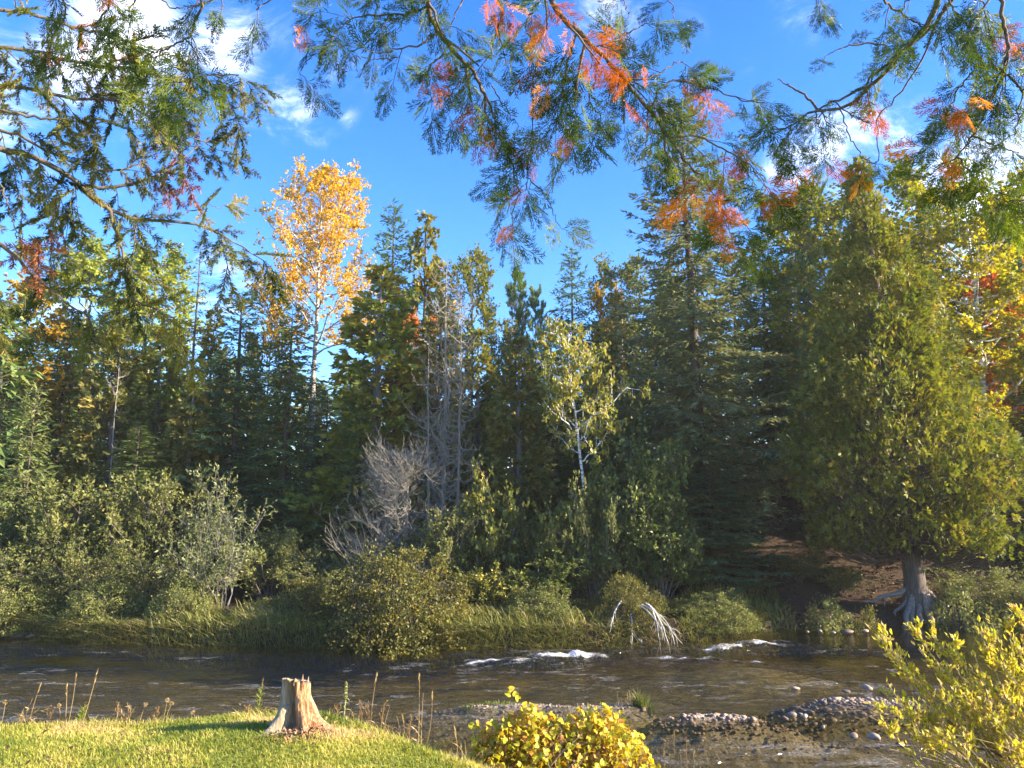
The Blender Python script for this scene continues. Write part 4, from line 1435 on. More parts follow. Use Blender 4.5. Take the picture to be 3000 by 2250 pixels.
# leaning white birch in front of the dark spruces
BIRCH = Kind(broadleaf(41, 5.4, 2.9, 1.1, nl=18, ns=7, nt=6, nlf=6, leaf=(.095, .08), r0=.062, lean=(-.75, 0), up=.45, drop=.5, low=.42, shape=.66, twig=.24), M_BIRCHBARK, M_BIRCH, 5.4, 1.22)
b0 = pix(1748, 1385, 21.8)
o = thing('birch_tree', 'leaning white birch sapling with yellow-green leaves at centre', 'tree', (b0[0], 21.8, .7), 0, GW)
obj('trunk', BIRCH.t, o)
obj('crown', BIRCH.c, o)
topz = pix(1665, 985, 21.8)[2]
o.scale = (1.02, 1.02, (topz - .7) / 5.25)

# grey dead trunks with fine bare branches
GS = 'grey dead trees'
for i, (px_, top_, Y_, kw, lab) in enumerate([
        (1262, 980, 23.4, dict(H=6, r0=.055, nb=60, blen=1.0), 'slim grey dead tree with bare twigs, left of the forked one'),
        (1312, 745, 23.8, dict(H=8, r0=.095, nb=150, blen=1.25, fork=(4.2, .45, 2.6)), 'forked grey dead tree, tallest of the bare trunks'),
        (1350, 850, 23.2, dict(H=7, r0=.06, nb=130, blen=1.15), 'straight pale dead tree just right of the forked one'),
        (1495, 870, 26.0, dict(H=8, r0=.07, nb=60, blen=.6), 'thin pale dead pole behind the bronze cedar at centre'),
        (360, 930, 26.0, dict(H=7, r0=.04, nb=30, blen=.7), 'grey bare trunk among the left bronze cedars')]):
    hh = kw.pop('H')
    gt, gb = snag(50 + i, hh, **kw)
    tp = pix(px_, top_, Y_)
    zb = float(terrain(tp[0], Y_)) - .05
    o = thing('dead_tree', lab, 'dead tree', (tp[0], Y_, zb), 0, GS)
    obj('trunk', gt.mesh('trunk', M_DEADWOOD, True), o)
    obj('bare_branches', gb.mesh('bare_branches', M_DEADTWIG), o, kind='stuff')
    o.scale = (1, 1, (tp[2] - zb) / hh)

# pale bare branches sweeping low, left of the dead trunks
rg = np.random.default_rng(77)
gt, gb = G(), G()
tubes(gt, np.array([[0, 0, -.1], [.05, 0, 1.2], [.0, .05, 2.8], [.1, 0, 4.5]]), [.06, .05, .035, .012], 7)
n = 190
z = rg.uniform(.45, 4.3, n)
az = rg.uniform(PI * .55, PI * 1.85, n)
L_ = rg.uniform(.7, 2.7, n) * (1.08 - .14 * z)
u = np.linspace(0, 1, 9)
path = np.zeros((n, 9, 3))
path[:, :, 0] = (np.cos(az) * L_)[:, None] * u
path[:, :, 1] = (np.sin(az) * L_)[:, None] * u * .7
path[:, :, 2] = z[:, None] + L_[:, None] * (-rg.uniform(.1, .75, n)[:, None] * np.sin(u * 2.0) + rg.uniform(-.1, .8, n)[:, None] * u ** 2.2)
path += np.cumsum(rg.normal(size=path.shape) * .04, 1) * (u > 0)[None, :, None]
tubes(gb, path, rg.uniform(.006, .011, n)[:, None] * (1 - .75 * u) + .002, 4)
sub, _, _ = sprout(rg, path, 7, .25, 1, .55, lambda pl, s: .12 + .32 * pl * (1 - .6 * s), .3, .7, 6, .2)
tubes(gb, sub, np.linspace(.0045, .0018, 6)[None], 3)
sub2, _, _ = sprout(rg, sub, 2, .3, 1, .6, lambda pl, s: .12 + .25 * pl, .3, .7, 4, .2)
tubes(gb, sub2, np.linspace(.004, .002, 4)[None], 3)
p_ = pix(1190, 1500, 21.9)
o = thing('dead_tree', 'dead cedar with tangled whitish branches sweeping down, left of dead trunks', 'dead tree', (p_[0], 21.9, .5), 0, GS)
obj('trunk', gt.mesh('trunk', M_DEADWOOD, True), o)
obj('bare_branches', gb.mesh('bare_branches', M_DEADTWIG), o)

# roots of the huge cedar, parts of that tree
rg = np.random.default_rng(61)
cw = np.array(BIG_CEDAR.location)
roots = [(-1.0, -.15, -.22), (-.75, -.55, -.30), (-.35, -.75, -.36), (.1, -.8, -.34), (.55, -.7, -.36), (1.0, -.45, -.30), (1.35, -.1, -.2), (-.55, -.65, -.4), (.8, -.75, -.4), (-1.4, .0, -.12), (1.7, -.5, -.4)]
inv = Matrix.Diagonal((1 / BIG_CEDAR.scale[0], 1 / BIG_CEDAR.scale[1], 1 / BIG_CEDAR.scale[2], 1))
for i, (dx, dy, dz) in enumerate(roots):
    u = np.linspace(0, 1, 9)
    th_ = math.atan2(dy, dx)
    st = np.array([math.cos(th_) * .24, math.sin(th_) * .24, .62 - .12 * (i % 3)])
    en = np.array([dx, dy, float(terrain(cw[0] + dx, cw[1] + dy)) - cw[2] + .03])
    p = st * (1 - u[:, None]) + en * u[:, None]
    p[:, 2] += -.16 * np.sin(u * PI) * (.4 + .6 * rg.uniform()) + .05 * u
    p += np.cumsum(rg.normal(size=p.shape) * .035, 0) * (u > 0)[:, None]
    g = G()
    tubes(g, p, np.linspace(.10, .022, 9) * rg.uniform(.7, 1.2), 7)
    br_, _, _ = sprout(rg, p[None], 3, .4, .95, .6, lambda pl, s: .25 + 0 * s, -.2, .7, 5, .2)
    tubes(g, br_, np.linspace(.022, .007, 5)[None], 5)
    ro = obj('root', g.mesh('root', M_ROOT, True), BIG_CEDAR)
    ro.matrix_local = inv

# the deeper wood behind and beside: one mass of trees nobody could count
rg = np.random.default_rng(90)
g = G()


def wood_tree(g, x, y, H, rad, col, rg):
    zb = float(terrain(x, y))
    n = int(230 * (H / 12))
    t = rg.uniform(0, 1, n) ** 1.15
    az = rg.uniform(0, 6.28, n)
    r = rad * (1 - t) ** .8 * (1 - .6 * rg.uniform(size=n) ** 2) + .1
    c = np.array([x, y, zb]) + np.stack([np.cos(az) * r, np.sin(az) * r, H * (.08 + .92 * t)], 1)
    i = np.repeat(np.arange(n), 9)
    P = c[i] + rg.normal(size=(len(i), 3)) * .22
    D = np.stack([np.cos(az[i]), np.sin(az[i]), 0 * az[i] - .25], 1) + rand_unit(rg, len(i)) * .7
    kites(g, P, D, rand_unit(rg, len(i)) * .6 + [0, 0, 1], rg.uniform(.35, .65, len(i)), rg.uniform(.14, .26, len(i)), np.clip(.4 * rg.uniform(size=n)[i] + .6 * rg.uniform(size=len(i)), 0, 1), col)
    tubes(g, np.array([[x, y, zb - .2], [x, y, zb + H * .5], [x, y, zb + H * .97]]), [.16, .1, .02], 5, .5, 3)


for k_ in range(95):                       # behind the trees in view
    x = -36 + 74 * (k_ + rg.uniform(0, 1)) / 95
    y = rg.uniform(36, 58)
    wood_tree(g, x, y, rg.uniform(7.5, 10.5) * (1 + .004 * (y - 40)) * (.82 if -7 < x < 5 else 1), rg.uniform(1.8, 2.8), [0, 1, 0, 2, 0][k_ % 5], rg)
deep_woods = obj('deep_woods', g.mesh('deep_woods', [M_SPRUCE, M_SPRUCE_OLIVE, M_CEDAR_BROWN, M_BARK]), kind='stuff')
deep_woods['label'] = 'dark mass of distant conifers closing the wood behind'
deep_woods['category'] = 'woods'
g = G()
for k_ in range(34):                       # the same wood going on past the right picture edge, upstream
    x, y = rg.uniform(17, 62), 0
    y = far_edge(min(x, 40)) + rg.uniform(1.0, 22)
    wood_tree(g, x, y, rg.uniform(9, 12.5) * (1 if y > 24 else .9), rg.uniform(1.9, 2.9), [0, 1, 2][k_ % 3], rg)
side_woods = obj('riverside_woods', g.mesh('riverside_woods', [M_SPRUCE, M_SPRUCE_OLIVE, M_CEDAR_BROWN, M_BARK]), kind='stuff')
side_woods['label'] = 'conifer wood continuing along the far bank beyond the right edge'
side_woods['category'] = 'woods'
g = G()
for k_ in range(20):
    x = rg.uniform(-48, -17)
    y = far_edge(max(x, -40)) + rg.uniform(3, 20)
    wood_tree(g, x, y, rg.uniform(8, 11), rg.uniform(1.9, 2.8), [0, 1, 2][k_ % 3], rg)
lw = obj('downstream_woods', g.mesh('downstream_woods', [M_SPRUCE, M_SPRUCE_OLIVE, M_CEDAR_BROWN, M_BARK]), kind='stuff')
lw['label'] = 'conifer wood continuing along the far bank beyond the left edge'
lw['category'] = 'woods'

# ================================================================== SHRUBS OF THE FAR BANK
ALD_A = Kind(shrub(101, 2.3, 1.3, nst=22, ns=8, nlf=8, lfrom=.15), M_TWIG, M_ALDER, 2.3, 1.3, 'stems', 'foliage')
ALD_B = Kind(shrub(102, 2.3, 1.3, nst=22, ns=8, nlf=8, leaf=(.085, .055), lfrom=.15), M_TWIG, M_ALDER, 2.3, 1.3, 'stems', 'foliage')
WIL = Kind(shrub(103, 2.8, 1.0, nst=13, ns=8, nt=4, nlf=6, leaf=(.095, .04), arch=.15, base=.15, lfrom=.35), M_BARK_GREY, M_WILLOW, 2.8, 1.0, 'stems', 'foliage')
VIB = Kind(shrub(104, 2.6, 1.2, nst=20, ns=8, nt=6, nlf=8, leaf=(.095, .07), drop=.35, arch=.3), M_TWIG, M_VIBURNUM, 2.6, 1.2, 'stems', 'foliage')
HEA = Kind(shrub(105, 2.0, 1.2, nst=20, ns=8, nt=5, nlf=6, leaf=(.10, .08), drop=.3, arch=.3), M_TWIG, M_HEART, 2.0, 1.2, 'stems', 'foliage')
RND = Kind(dome_bush(106), M_TWIG, M_ROUND, 1.7, 1.4, 'stems', 'foliage')
RND_A = RND.recolor([M_ALDER, M_BARK])
WEEDY = Kind(dome_bush(107, .9, .75, 120, 26, (.085, .04), .16), M_TWIG, M_ALDER, .9, .7, 'stems', 'foliage')
WEEDY_B = Kind(dome_bush(108, .9, .75, 110, 26, (.075, .045), .16), M_TWIG, M_ROUND, .9, .7, 'stems', 'foliage')
GB = 'shrubs along the far bank'


def bush(kind, name, label, px, top, Y, hw, rz=0., zbase=None):
    return plant(kind, name, label, 'shrub', px, top, Y, hw, rz, GB, .05, zbase)


bush(ALD_A, 'alder_shrub', 'olive alder shrub at the left picture edge', 40, 1480, 21.6, 160, .3)
bush(ALD_B, 'alder_shrub', 'rounded alder shrub with highest crown near the left edge', 215, 1405, 22.4, 165, 1.3)
bush(ALD_A, 'alder_shrub', 'alder shrub between the two left thickets, grey stems low down', 300, 1560, 21.2, 130, 2.3)
bush(ALD_B, 'alder_shrub', 'tall alder shrub left of the pale willow', 460, 1385, 22.6, 165, .8)
bush(ALD_A, 'alder_shrub', 'low alder shrub by the water left of the pale willow', 480, 1600, 20.8, 130, 1.9)
bush(WIL, 'willow_shrub', 'pale lit leafy willow crown rising behind the waterside willow', 640, 1375, 22.0, 110, .4)
o = bush(WIL, 'willow_shrub', 'pale grey-stemmed willow growing right at the waterline, left of centre', 660, 1470, 20.0, 130, 1.4, zbase=.08)
bush(ALD_B, 'alder_shrub', 'shaded shrub just right of the waterside willow', 800, 1545, 22.2, 120, 2.9)
bush(ALD_A, 'alder_shrub', 'shaded shrub under the sweeping bare branches', 960, 1590, 21.8, 130, .1)
bush(RND, 'overhanging_shrub', 'large round olive shrub hanging over the water at centre', 1165, 1615, 18.75, 215, .5, zbase=.04)
bush(RND_A, 'overhanging_shrub', 'low rounded shrub at the far waterline below the left alders', 330, 1700, 19.9, 120, 1.5, zbase=.1)
bush(RND_A, 'overhanging_shrub', 'rounded shrub at the waterline just left of the willow base', 545, 1690, 19.5, 95, 2.5, zbase=.1)
bush(RND, 'overhanging_shrub', 'rounded olive shrub halfway between willow and the large round shrub', 900, 1700, 19.5, 110, 3.5, zbase=.1)
bush(RND_A, 'overhanging_shrub', 'low rounded shrub on the undercut bank left of the pale log', 1590, 1720, 19.35, 120, .7, zbase=.1)
bush(RND_A, 'overhanging_shrub', 'low rounded shrub on the grassy bank right of the pale log', 2100, 1735, 20.0, 110, 4.0, zbase=.2)
bush(RND_A, 'overhanging_shrub', 'rounded grey-green shrub by the water at the left picture edge', 60, 1690, 20.3, 110, 5.0, zbase=.15)
bush(HEA, 'heart_leaved_shrub', 'shrub with scattered yellow heart leaves right of dead trunks', 1465, 1400, 21.9, 130, .4)
bush(HEA, 'heart_leaved_shrub', 'shrub with bright yellow leaves at the foot of the birch', 1660, 1470, 21.2, 105, 2.0)
bush(VIB, 'broad_leaved_shrub', 'tall green broad-leaved shrub right of the birch foot', 1885, 1300, 21.5, 150, .4)
bush(VIB, 'broad_leaved_shrub', 'lower green broad-leaved shrub with drooping large leaves', 1920, 1500, 20.9, 130, 1.4)
bush(ALD_B, 'alder_shrub', 'olive shrub hiding the foot of the white birch trunk', 1745, 1400, 20.9, 110, 4.1)
bush(ALD_B, 'alder_shrub', 'olive shrub below the dead trunks at bank centre', 1310, 1490, 21.4, 130, 1.1)
bush(HEA, 'heart_leaved_shrub', 'low shrub with a few yellow leaves right of the round olive shrub', 1440, 1660, 20.2, 100, 1.2)
bush(VIB, 'broad_leaved_shrub', 'short dark-green shrub on the bank at mid picture', 1600, 1610, 20.6, 120, 2.5)
bush(RND, 'overhanging_shrub', 'small bushy shrub over the pale log and dead twigs', 1835, 1690, 19.5, 110, 1.6, zbase=.22)
bush(ALD_A, 'alder_shrub', 'dark shrub on the leaf-strewn slope left of the huge cedar trunk', 2330, 1600, 23.0, 90, 3.0)
bush(ALD_B, 'alder_shrub', 'small dark shrub on the slope nearest the huge cedar trunk, left side', 2480, 1660, 22.6, 70, 3.7)
bush(ALD_A, 'alder_shrub', 'dark shrub on the slope right of the huge cedar trunk', 2900, 1640, 21.8, 130, 1.0)
bush(ALD_B, 'alder_shrub', 'dark shrub by the water at the right picture edge', 2985, 1720, 21.2, 110, 2.0)
for i, (px_, top_, Y_, hw_, lab) in enumerate([
        (120, 1740, 20.4, 90, 'leafy weed clump at the far waterline near left edge'), (250, 1760, 20.2, 80, 'yellowish weed clump below the left alders'), (400, 1770, 20.0, 90, 'broad weed clump beside the low left alder'),
        (560, 1790, 19.8, 70, 'weed clump with yellow leaves left of the willow base'), (780, 1760, 19.9, 90, 'weed clump just right of the willow base'), (900, 1740, 19.9, 90, 'weed clump halfway from willow to round shrub'),
        (1010, 1760, 19.6, 70, 'weed clump touching the round olive shrub, left side'), (1390, 1770, 19.4, 80, 'weed clump touching the round olive shrub, right side'), (1540, 1750, 19.7, 90, 'weed clump on the undercut bank at centre'),
        (1680, 1760, 19.6, 80, 'weed clump left of the small bushy shrub'), (2020, 1760, 20.1, 80, 'weed clump right of the pale log'), (2150, 1770, 20.4, 80, 'weed clump at the end of the grassy bank'),
        (2420, 1770, 20.8, 70, 'lit weed clump left of the cedar roots'), (2530, 1785, 20.8, 50, 'small lit weed clump touching the cedar roots'), (2800, 1740, 21.0, 80, 'dark weed clump right of the cedar roots')]):
    plant((WEEDY, WEEDY_B)[i % 2], 'weed_clump', lab, 'weeds', px_, top_, Y_, hw_, i * 1.3, 'weed clumps on the far bank')

# pale log and whitened twigs at the undercut bank
rg = np.random.default_rng(64)
A, B = pix(1870, 1882, 18.75), pix(1935, 1828, 19.4)
g = G()
u = np.linspace(0, 1, 8)
tubes(g, A * (1 - u[:, None]) + B * u[:, None] + rg.normal(size=(8, 3)) * .012, np.linspace(.11, .085, 8), 10, cap=True)
thing('fallen_log', 'pale weathered log sticking out of the bank under the bushy shrub', 'log', (0, 0, 0), 0, None, g.mesh('fallen_log', M_BLEACHED, True))
g = G()
for a_, b_, c_ in [((1880, 1770), (1960, 1800), (1975, 1900)), ((1890, 1765), (1940, 1790), (1960, 1910)), ((1870, 1775), (1930, 1810), (1945, 1880)), ((1900, 1770), (1950, 1830), (1990, 1890)),
                   ((1850, 1800), (1855, 1860), (1845, 1910)), ((1870, 1840), (1840, 1890), (1790, 1925)), ((1860, 1860), (1820, 1890), (1765, 1905)), ((1905, 1775), (1935, 1850), (1935, 1905)), ((1820, 1760), (1800, 1810), (1790, 1850))]:
    P0, P1, P2 = pix(*a_, 18.9), pix(*b_, 18.55), pix(*c_, 18.5)
    u = np.linspace(0, 1, 9)[:, None]
    p = P0 * (1 - u) ** 2 + 2 * P1 * u * (1 - u) + P2 * u ** 2 + np.cumsum(rg.normal(size=(9, 3)) * .012, 0)
    tubes(g, p, np.linspace(.020, .006, 9), 5)
    sub, _, _ = sprout(rg, p[None], 6, .2, .95, .6, lambda pl, s: .22 + 0 * s, -.3, .7, 5, .2)
    tubes(g, sub, np.linspace(.006, .0025, 5)[None], 4)
thing('dead_branch', 'bleached dead twigs drooping to the water beside the pale log', 'branch', (0, 0, 0), 0, None, g.mesh('dead_branch', M_BLEACHED))


# ================================================================== THE STUMP ON THE LAWN
def stump_mat():
    m, nt, out = new_mat('stump_wood')
    L = nt.links
    tcn = nd(nt, 'ShaderNodeTexCoord')
    mp = nd(nt, 'ShaderNodeMapping')
    mp.inputs['Scale'].default_value = (70, 70, 9)
    L.new(tcn.outputs['Object'], mp.inputs['Vector'])
    n = nd(nt, 'ShaderNodeTexNoise')
    n.inputs['Scale'].default_value = 1
    n.inputs['Detail'].default_value = 6
    n.inputs['Roughness'].default_value = .7
    n.inputs['Distortion'].default_value = .5
    L.new(mp.outputs[0], n.inputs['Vector'])
    at = nd(nt, 'ShaderNodeAttribute', attribute_name='rnd')
    grey = ramp(nt, [(.3, (.15, .115, .07)), (.55, (.33, .27, .18)), (.75, (.48, .42, .30))])
    rot = ramp(nt, [(.3, (.09, .035, .014)), (.48, (.30, .13, .055)), (.6, (.46, .29, .16)), (.78, (.60, .49, .35))])
    L.new(n.outputs[0], grey.inputs[0])
    L.new(n.outputs[0], rot.inputs[0])
    mx = nd(nt, 'ShaderNodeMix', data_type='RGBA')
    L.new(at.outputs['Fac'], mx.inputs[0])
    L.new(grey.outputs[0], mx.inputs[6])
    L.new(rot.outputs[0], mx.inputs[7])
    p = nd(nt, 'ShaderNodeBsdfPrincipled')
    p.inputs['Roughness'].default_value = .85
    p.inputs['Specular IOR Level'].default_value = .15
    L.new(mx.outputs[2], p.inputs['Base Color'])
    b = nd(nt, 'ShaderNodeBump')
    b.inputs['Strength'].default_value = .9
    b.inputs['Distance'].default_value = .012
    L.new(n.outputs[0], b.inputs['Height'])
    L.new(b.outputs[0], p.inputs['Normal'])
    L.new(p.outputs[0], out.inputs['Surface'])
    return m


M_STUMP = stump_mat()
M_MOSS = leaf_mat('stump_moss', [(0, (.22, .25, .02)), (1, (.42, .40, .04))], .3, .7)
sz0 = float(terrain(*STUMP)) - .02
SH = .375
stump = thing('tree_stump', 'hollow weathered tree stump with rotten orange heartwood on the lawn', 'tree stump', (STUMP[0], STUMP[1], sz0))
nth, nh = 120, 44
th = np.arange(nth) * 2 * PI / nth
hh = np.linspace(0, 1, nh) ** 1.15
TH, HH = np.meshgrid(th, hh)
adiff = lambda a, b: (a - b + PI) % (2 * PI) - PI
rr = .100 + .016 * (1 - HH)
roots_ = [(-2.45, .15, .30), (-1.95, .09, .22), (-.95, .13, .26), (-.12, .22, .36), (1.2, .10, .4), (2.9, .13, .4)]
for a0, amp, wd in roots_:
    rr = rr + amp * np.exp(-(adiff(TH, a0) / wd) ** 2) * np.exp(-HH / .26) + .02 * np.exp(-(adiff(TH, a0) / (wd * .8)) ** 2) * np.exp(-HH / .6)
rr = rr + .035 * np.exp(-HH / .12)
rr = rr + .020 * (vnoise(TH * 5.5 + 3, HH * 2.2, 3) - .5) + .018 * (vnoise(TH * 13, HH * 4, 4) - .5)
# the rotten face: fibrous, knobby
rot = smooth(-1.62, -1.45, adiff(TH, 0)) * smooth(.1, -.25, adiff(TH, 0))
rr = rr + rot * (.016 * (vnoise(TH * 16, HH * 9, 6) - .5) + .022 * (vnoise(TH * 8, HH * 6, 7) - .6))
# openings: a hole high on the left face, a crack down the middle that widens to the ground
hole = np.exp(-(adiff(TH, -2.12) / (.22 + .08 * HH)) ** 4 - ((HH - .74) / .22) ** 4)
crk = np.exp(-(adiff(TH, -1.66 - .12 * (1 - HH)) / (.13 + .30 * (1 - HH) ** 1.1)) ** 4) * smooth(.03, .10, HH)
rr = rr * (1 - np.clip(.86 * np.clip(hole * 1.5, 0, 1) + .86 * np.clip(crk * 1.5, 0, 1), 0, .86))
topz = SH * (1 - .05 * np.cos(TH - .8)) + .010 * (vnoise(TH * 7, TH * 0, 8) - .5) * 2
ZZ = HH * topz
ox = .018 * (1 - HH)
V = np.stack([np.cos(TH) * rr + ox, np.sin(TH) * rr, ZZ], -1).reshape(-1, 3)
i = np.arange(nh - 1)[:, None] * nth
j = np.arange(nth)[None, :]
Q = np.stack([i + j, i + (j + 1) % nth, i + nth + (j + 1) % nth, i + nth + j], -1).reshape(-1, 4)
g = G()
av = np.clip(rot * (.55 + .7 * vnoise(TH * 4, HH * 4, 12)) + .55 * hole + .5 * crk, 0, 1)
g.add(V, Q, None, av.ravel())
obj('trunk_wall', g.mesh('trunk_wall', M_STUMP, True), stump)
# cut top with a sunken rotten centre
g = G()
rings = [1.0, .86, .66, .4, .12]
VV, aa = [], []
for k_, f_ in enumerate(rings):
    VV.append(np.stack([np.cos(th) * rr[-1] * f_, np.sin(th) * rr[-1] * f_, topz[-1] + [.0005, .002, -.008, -.035, -.05][k_] + .006 * vnoise(th * 6, th * 0 + k_, 9)], 1))
    aa.append(np.full(nth, [.0, .1, .5, .9, 1][k_]))
i = np.arange(len(rings) - 1)[:, None] * nth
g.add(np.concatenate(VV), np.stack([i + j, i + (j + 1) % nth, i + nth + (j + 1) % nth, i + nth + j], -1).reshape(-1, 4), None, np.concatenate(aa))
obj('cut_top', g.mesh('cut_top', M_STUMP, True), stump)
rg = np.random.default_rng(3)
g = G()
n = 700
a_ = rg.uniform(0, 6.28, n)
r_ = rg.uniform(0, 1, n) ** .5
P = np.stack([.012 + r_ * np.cos(a_) * .045, -.055 + r_ * np.sin(a_) * .03, SH * .965 + .004 + 0 * r_], 1)
blades(g, P, .014 * rg.uniform(.6, 1.2, n), .006, rg.uniform(.3, 1, n), rg, 2, rg.uniform(size=n))
obj('moss_patch', g.mesh('moss_patch', M_MOSS), stump, kind='stuff')
g = G()
for k_ in range(7):                        # splinters standing on the rim
    a_ = rg.uniform(-1.5, .2) if k_ < 5 else 1.3
    r_ = .095
    b_ = np.array([math.cos(a_) * r_, math.sin(a_) * r_, SH * .95])
    tubes(g, np.stack([b_, b_ + [0, 0, .015 + .012 * rg.uniform()], b_ + [.004, 0, .032 + .02 * rg.uniform()]]), [.009, .006, .001], 5, .5)
obj('splinters', g.mesh('splinters', M_STUMP), stump, kind='stuff')
# crumbled rotten wood around the foot
g = G()
n = 420
a_ = rg.normal(-.95, .6, n)
r_ = .16 + .20 * rg.uniform(0, 1, n) ** 1.6 + .10 * np.exp(-((a_ + .35) / .3) ** 2) * rg.uniform(size=n)
x_, y_ = STUMP[0] + np.cos(a_) * r_, STUMP[1] + np.sin(a_) * r_
P = np.stack([x_, y_, terrain(x_, y_) + .006 + .035 * rg.uniform(size=n) * np.exp(-((r_ - .2) / .12) ** 2)], 1)
kites(g, P, rand_unit(rg, n) * [1, 1, .6], rand_unit(rg, n), rg.uniform(.015, .055, n), rg.uniform(.008, .022, n), np.clip(rg.uniform(.3, 1.1, n), 0, 1))
db = obj('wood_debris', g.mesh('wood_debris', M_STUMP), kind='stuff')
db['label'] = 'reddish crumbled rotten wood around the foot of the stump'
db['category'] = 'wood debris'

# ================================================================== WEEDS AT THE LAWN EDGE
rg = np.random.default_rng(12)


def edge_spot(px, off=.10):
    Y_ = 6.8
    for _ in range(8):
        x_ = (px - 1500) / FPX * Y_ * .96
        Y_ = float(near_edge(x_)) + off
    return x_, Y_


def curve(p0, p1, bow, n=8):
    u = np.linspace(0, 1, n)[:, None]
    return p0 * (1 - u) + p1 * u + np.asarray(bow) * np.sin(u * PI)


def stalk(px, top, lab, style, off=.10, lean=0, name='dry_weed', cat='weed', grp='dry weeds along the lawn edge', r=.0032):
    x_, Y_ = edge_spot(px - lean, off)
    base = np.array([x_, Y_, float(terrain(x_, Y_)) - .02])
    tip = pix(px, top, Y_ + rg.normal() * .03)
    o = thing(name, lab, cat, base, 0, grp)
    b = np.zeros(3)
    t = tip - base
    H = t[2]
    g = G()
    pth = curve(b, t, [rg.normal() * .02, 0, 0], 9)
    tubes(g, pth, np.linspace(r, r * .45, 9), 5, .6)
    obj('stem', g.mesh('stem', M_DRY if style != 'green' else M_WEED), o)
    g = G()
    if style == 'reed':
        n = 26
        s = rg.uniform(.78, 1.0, n)
        p, tg = along(pth[None], np.zeros(n, int), s)
        kites(g, p, tg + rand_unit(rg, n) * .18, rand_unit(rg, n), .045, .007, rg.uniform(size=n))
        obj('seed_head', g.mesh('seed_head', M_DRY), o)
    elif style == 'plume':
        n = 10
        s = np.linspace(.35, .97, n)
        p, tg = along(pth[None], np.zeros(n, int), s)
        d = tg * .8 + rand_unit(rg, n) * .7
        L_ = .10 * (1.15 - s)
        br_ = np.stack([p, p + norm(d) * (L_ * .5)[:, None], p + norm(d) * L_[:, None] + [0, 0, .01]], 1)
        tubes(g, br_, np.array([[.0016, .0012, .0008]]), 3, .5)
        i_ = np.repeat(np.arange(n), 14)
        pp, tt = along(br_, i_, rg.uniform(.2, 1.05, len(i_)))
        kites(g, pp, tt + rand_unit(rg, len(i_)) * .8, rand_unit(rg, len(i_)), .014, .007, rg.uniform(size=len(i_)))
        obj('seed_head', g.mesh('seed_head', M_DRYBROWN), o)
    elif style == 'knob':
        n = 46
        d = rand_unit(rg, n)
        kites(g, t + d * .004, d + [0, 0, .4], rand_unit(rg, n), .020, .008, rg.uniform(.3, 1, n))
        obj('seed_head', g.mesh('seed_head', M_DRY), o)
    elif style == 'leafy':
        n = 34
        s = np.linspace(.12, .80, n)
        p, tg = along(pth[None], np.zeros(n, int), s)
        az = np.arange(n) * 2.4
        d = np.stack([np.cos(az), np.sin(az) * .8, .75 + 0 * az], 1)
        kites(g, p, d, np.stack([-np.cos(az), -np.sin(az), 1 + 0 * az], 1), .075 * (1.15 - .55 * s), .016, rg.uniform(.2, 1, n), fold=.1)
        obj('leaves', g.mesh('leaves', M_WEED), o, kind='stuff')
        g = G()
        n = 30
        s = rg.uniform(.80, 1.02, n)
        p, tg = along(pth[None], np.zeros(n, int), s)
        kites(g, p, tg + rand_unit(rg, n) * .6, rand_unit(rg, n), .016, .007, rg.uniform(0, .5, n))
        obj('seed_head', g.mesh('seed_head', M_DRYBROWN), o)
    elif style == 'bent':
        g2 = G()
        for q in range(4):
            s = rg.uniform(.15, .6)
            p, tg = along(pth[None], np.zeros(1, int), np.array([s]))
            e = p[0] + np.array([rg.normal() * .09, rg.normal() * .04, rg.uniform(-.02, .12)])
            c = curve(p[0], e, [0, 0, .03], 6)
            tubes(g2, c, np.linspace(.0022, .0008, 6), 4, .5)
            kites(g2, c[1:], np.diff(c, axis=0) + rand_unit(rg, 5) * .02, rand_unit(rg, 5), .05, .009, rg.uniform(size=5))
        obj('leaves', g2.mesh('leaves', M_DRY), o, kind='stuff')
    if style != 'knob':
        g = G()
        n = 9
        az = rg.uniform(0, 6.28, n)
        blades(g, np.stack([np.cos(az) * .015, np.sin(az) * .015, 0 * az], 1), rg.uniform(.05, .13, n), .006, rg.uniform(.3, 1.2, n), rg, 3, rg.uniform(size=n))
        obj('basal_leaves', g.mesh('basal_leaves', M_DRY), o, kind='stuff')
    return o


W = [(15, 2058, 'knob', 'dry seed-knob weed nearest the left picture edge'), (68, 2085, 'bent', 'short dry weed second from the left picture edge'), (96, 2045, 'bent', 'dry stalk left of the first leaning pair'),
     (117, 2010, 'reed', 'leaning dry reed, taller of the first pair from the left'), (150, 2075, 'plume', 'small brown seed plume between the two leaning reeds groups at left'), (172, 2068, 'knob', 'dry seed-knob weed beside the small brown plume at left'),
     (196, 2012, 'reed', 'dry reed bending left, left of the tallest left reed'), (223, 1980, 'reed', 'tall upright dry reed at left'), (284, 1970, 'reed', 'tall dry reed leaning right, left part of lawn edge'),
     (250, 2060, 'leafy', 'small green weed between the two tall left reeds'), (344, 2062, 'plume', 'brown seed plume left of the knobbed weeds'), (373, 2058, 'bent', 'thin dry stalk right of the brown plume at left'),
     (398, 2070, 'bent', 'thin dry stalk midway between left reeds and stump'), (426, 2065, 'knob', 'dry seed-knob weed left of the taller knobbed pair'), (460, 2078, 'plume', 'low brown plume left of the taller knobbed pair'),
     (490, 2052, 'knob', 'taller dry seed-knob weed left of the stump shadow'), (503, 2062, 'knob', 'shorter of the knobbed pair left of the stump shadow'), (565, 2088, 'knob', 'tiny pale seed-knob weed above the stump shadow'),
     (720, 2075, 'plume', 'low brown plume left of the green leafy weed'), (738, 2078, 'bent', 'low dry weed touching the green leafy weed')]
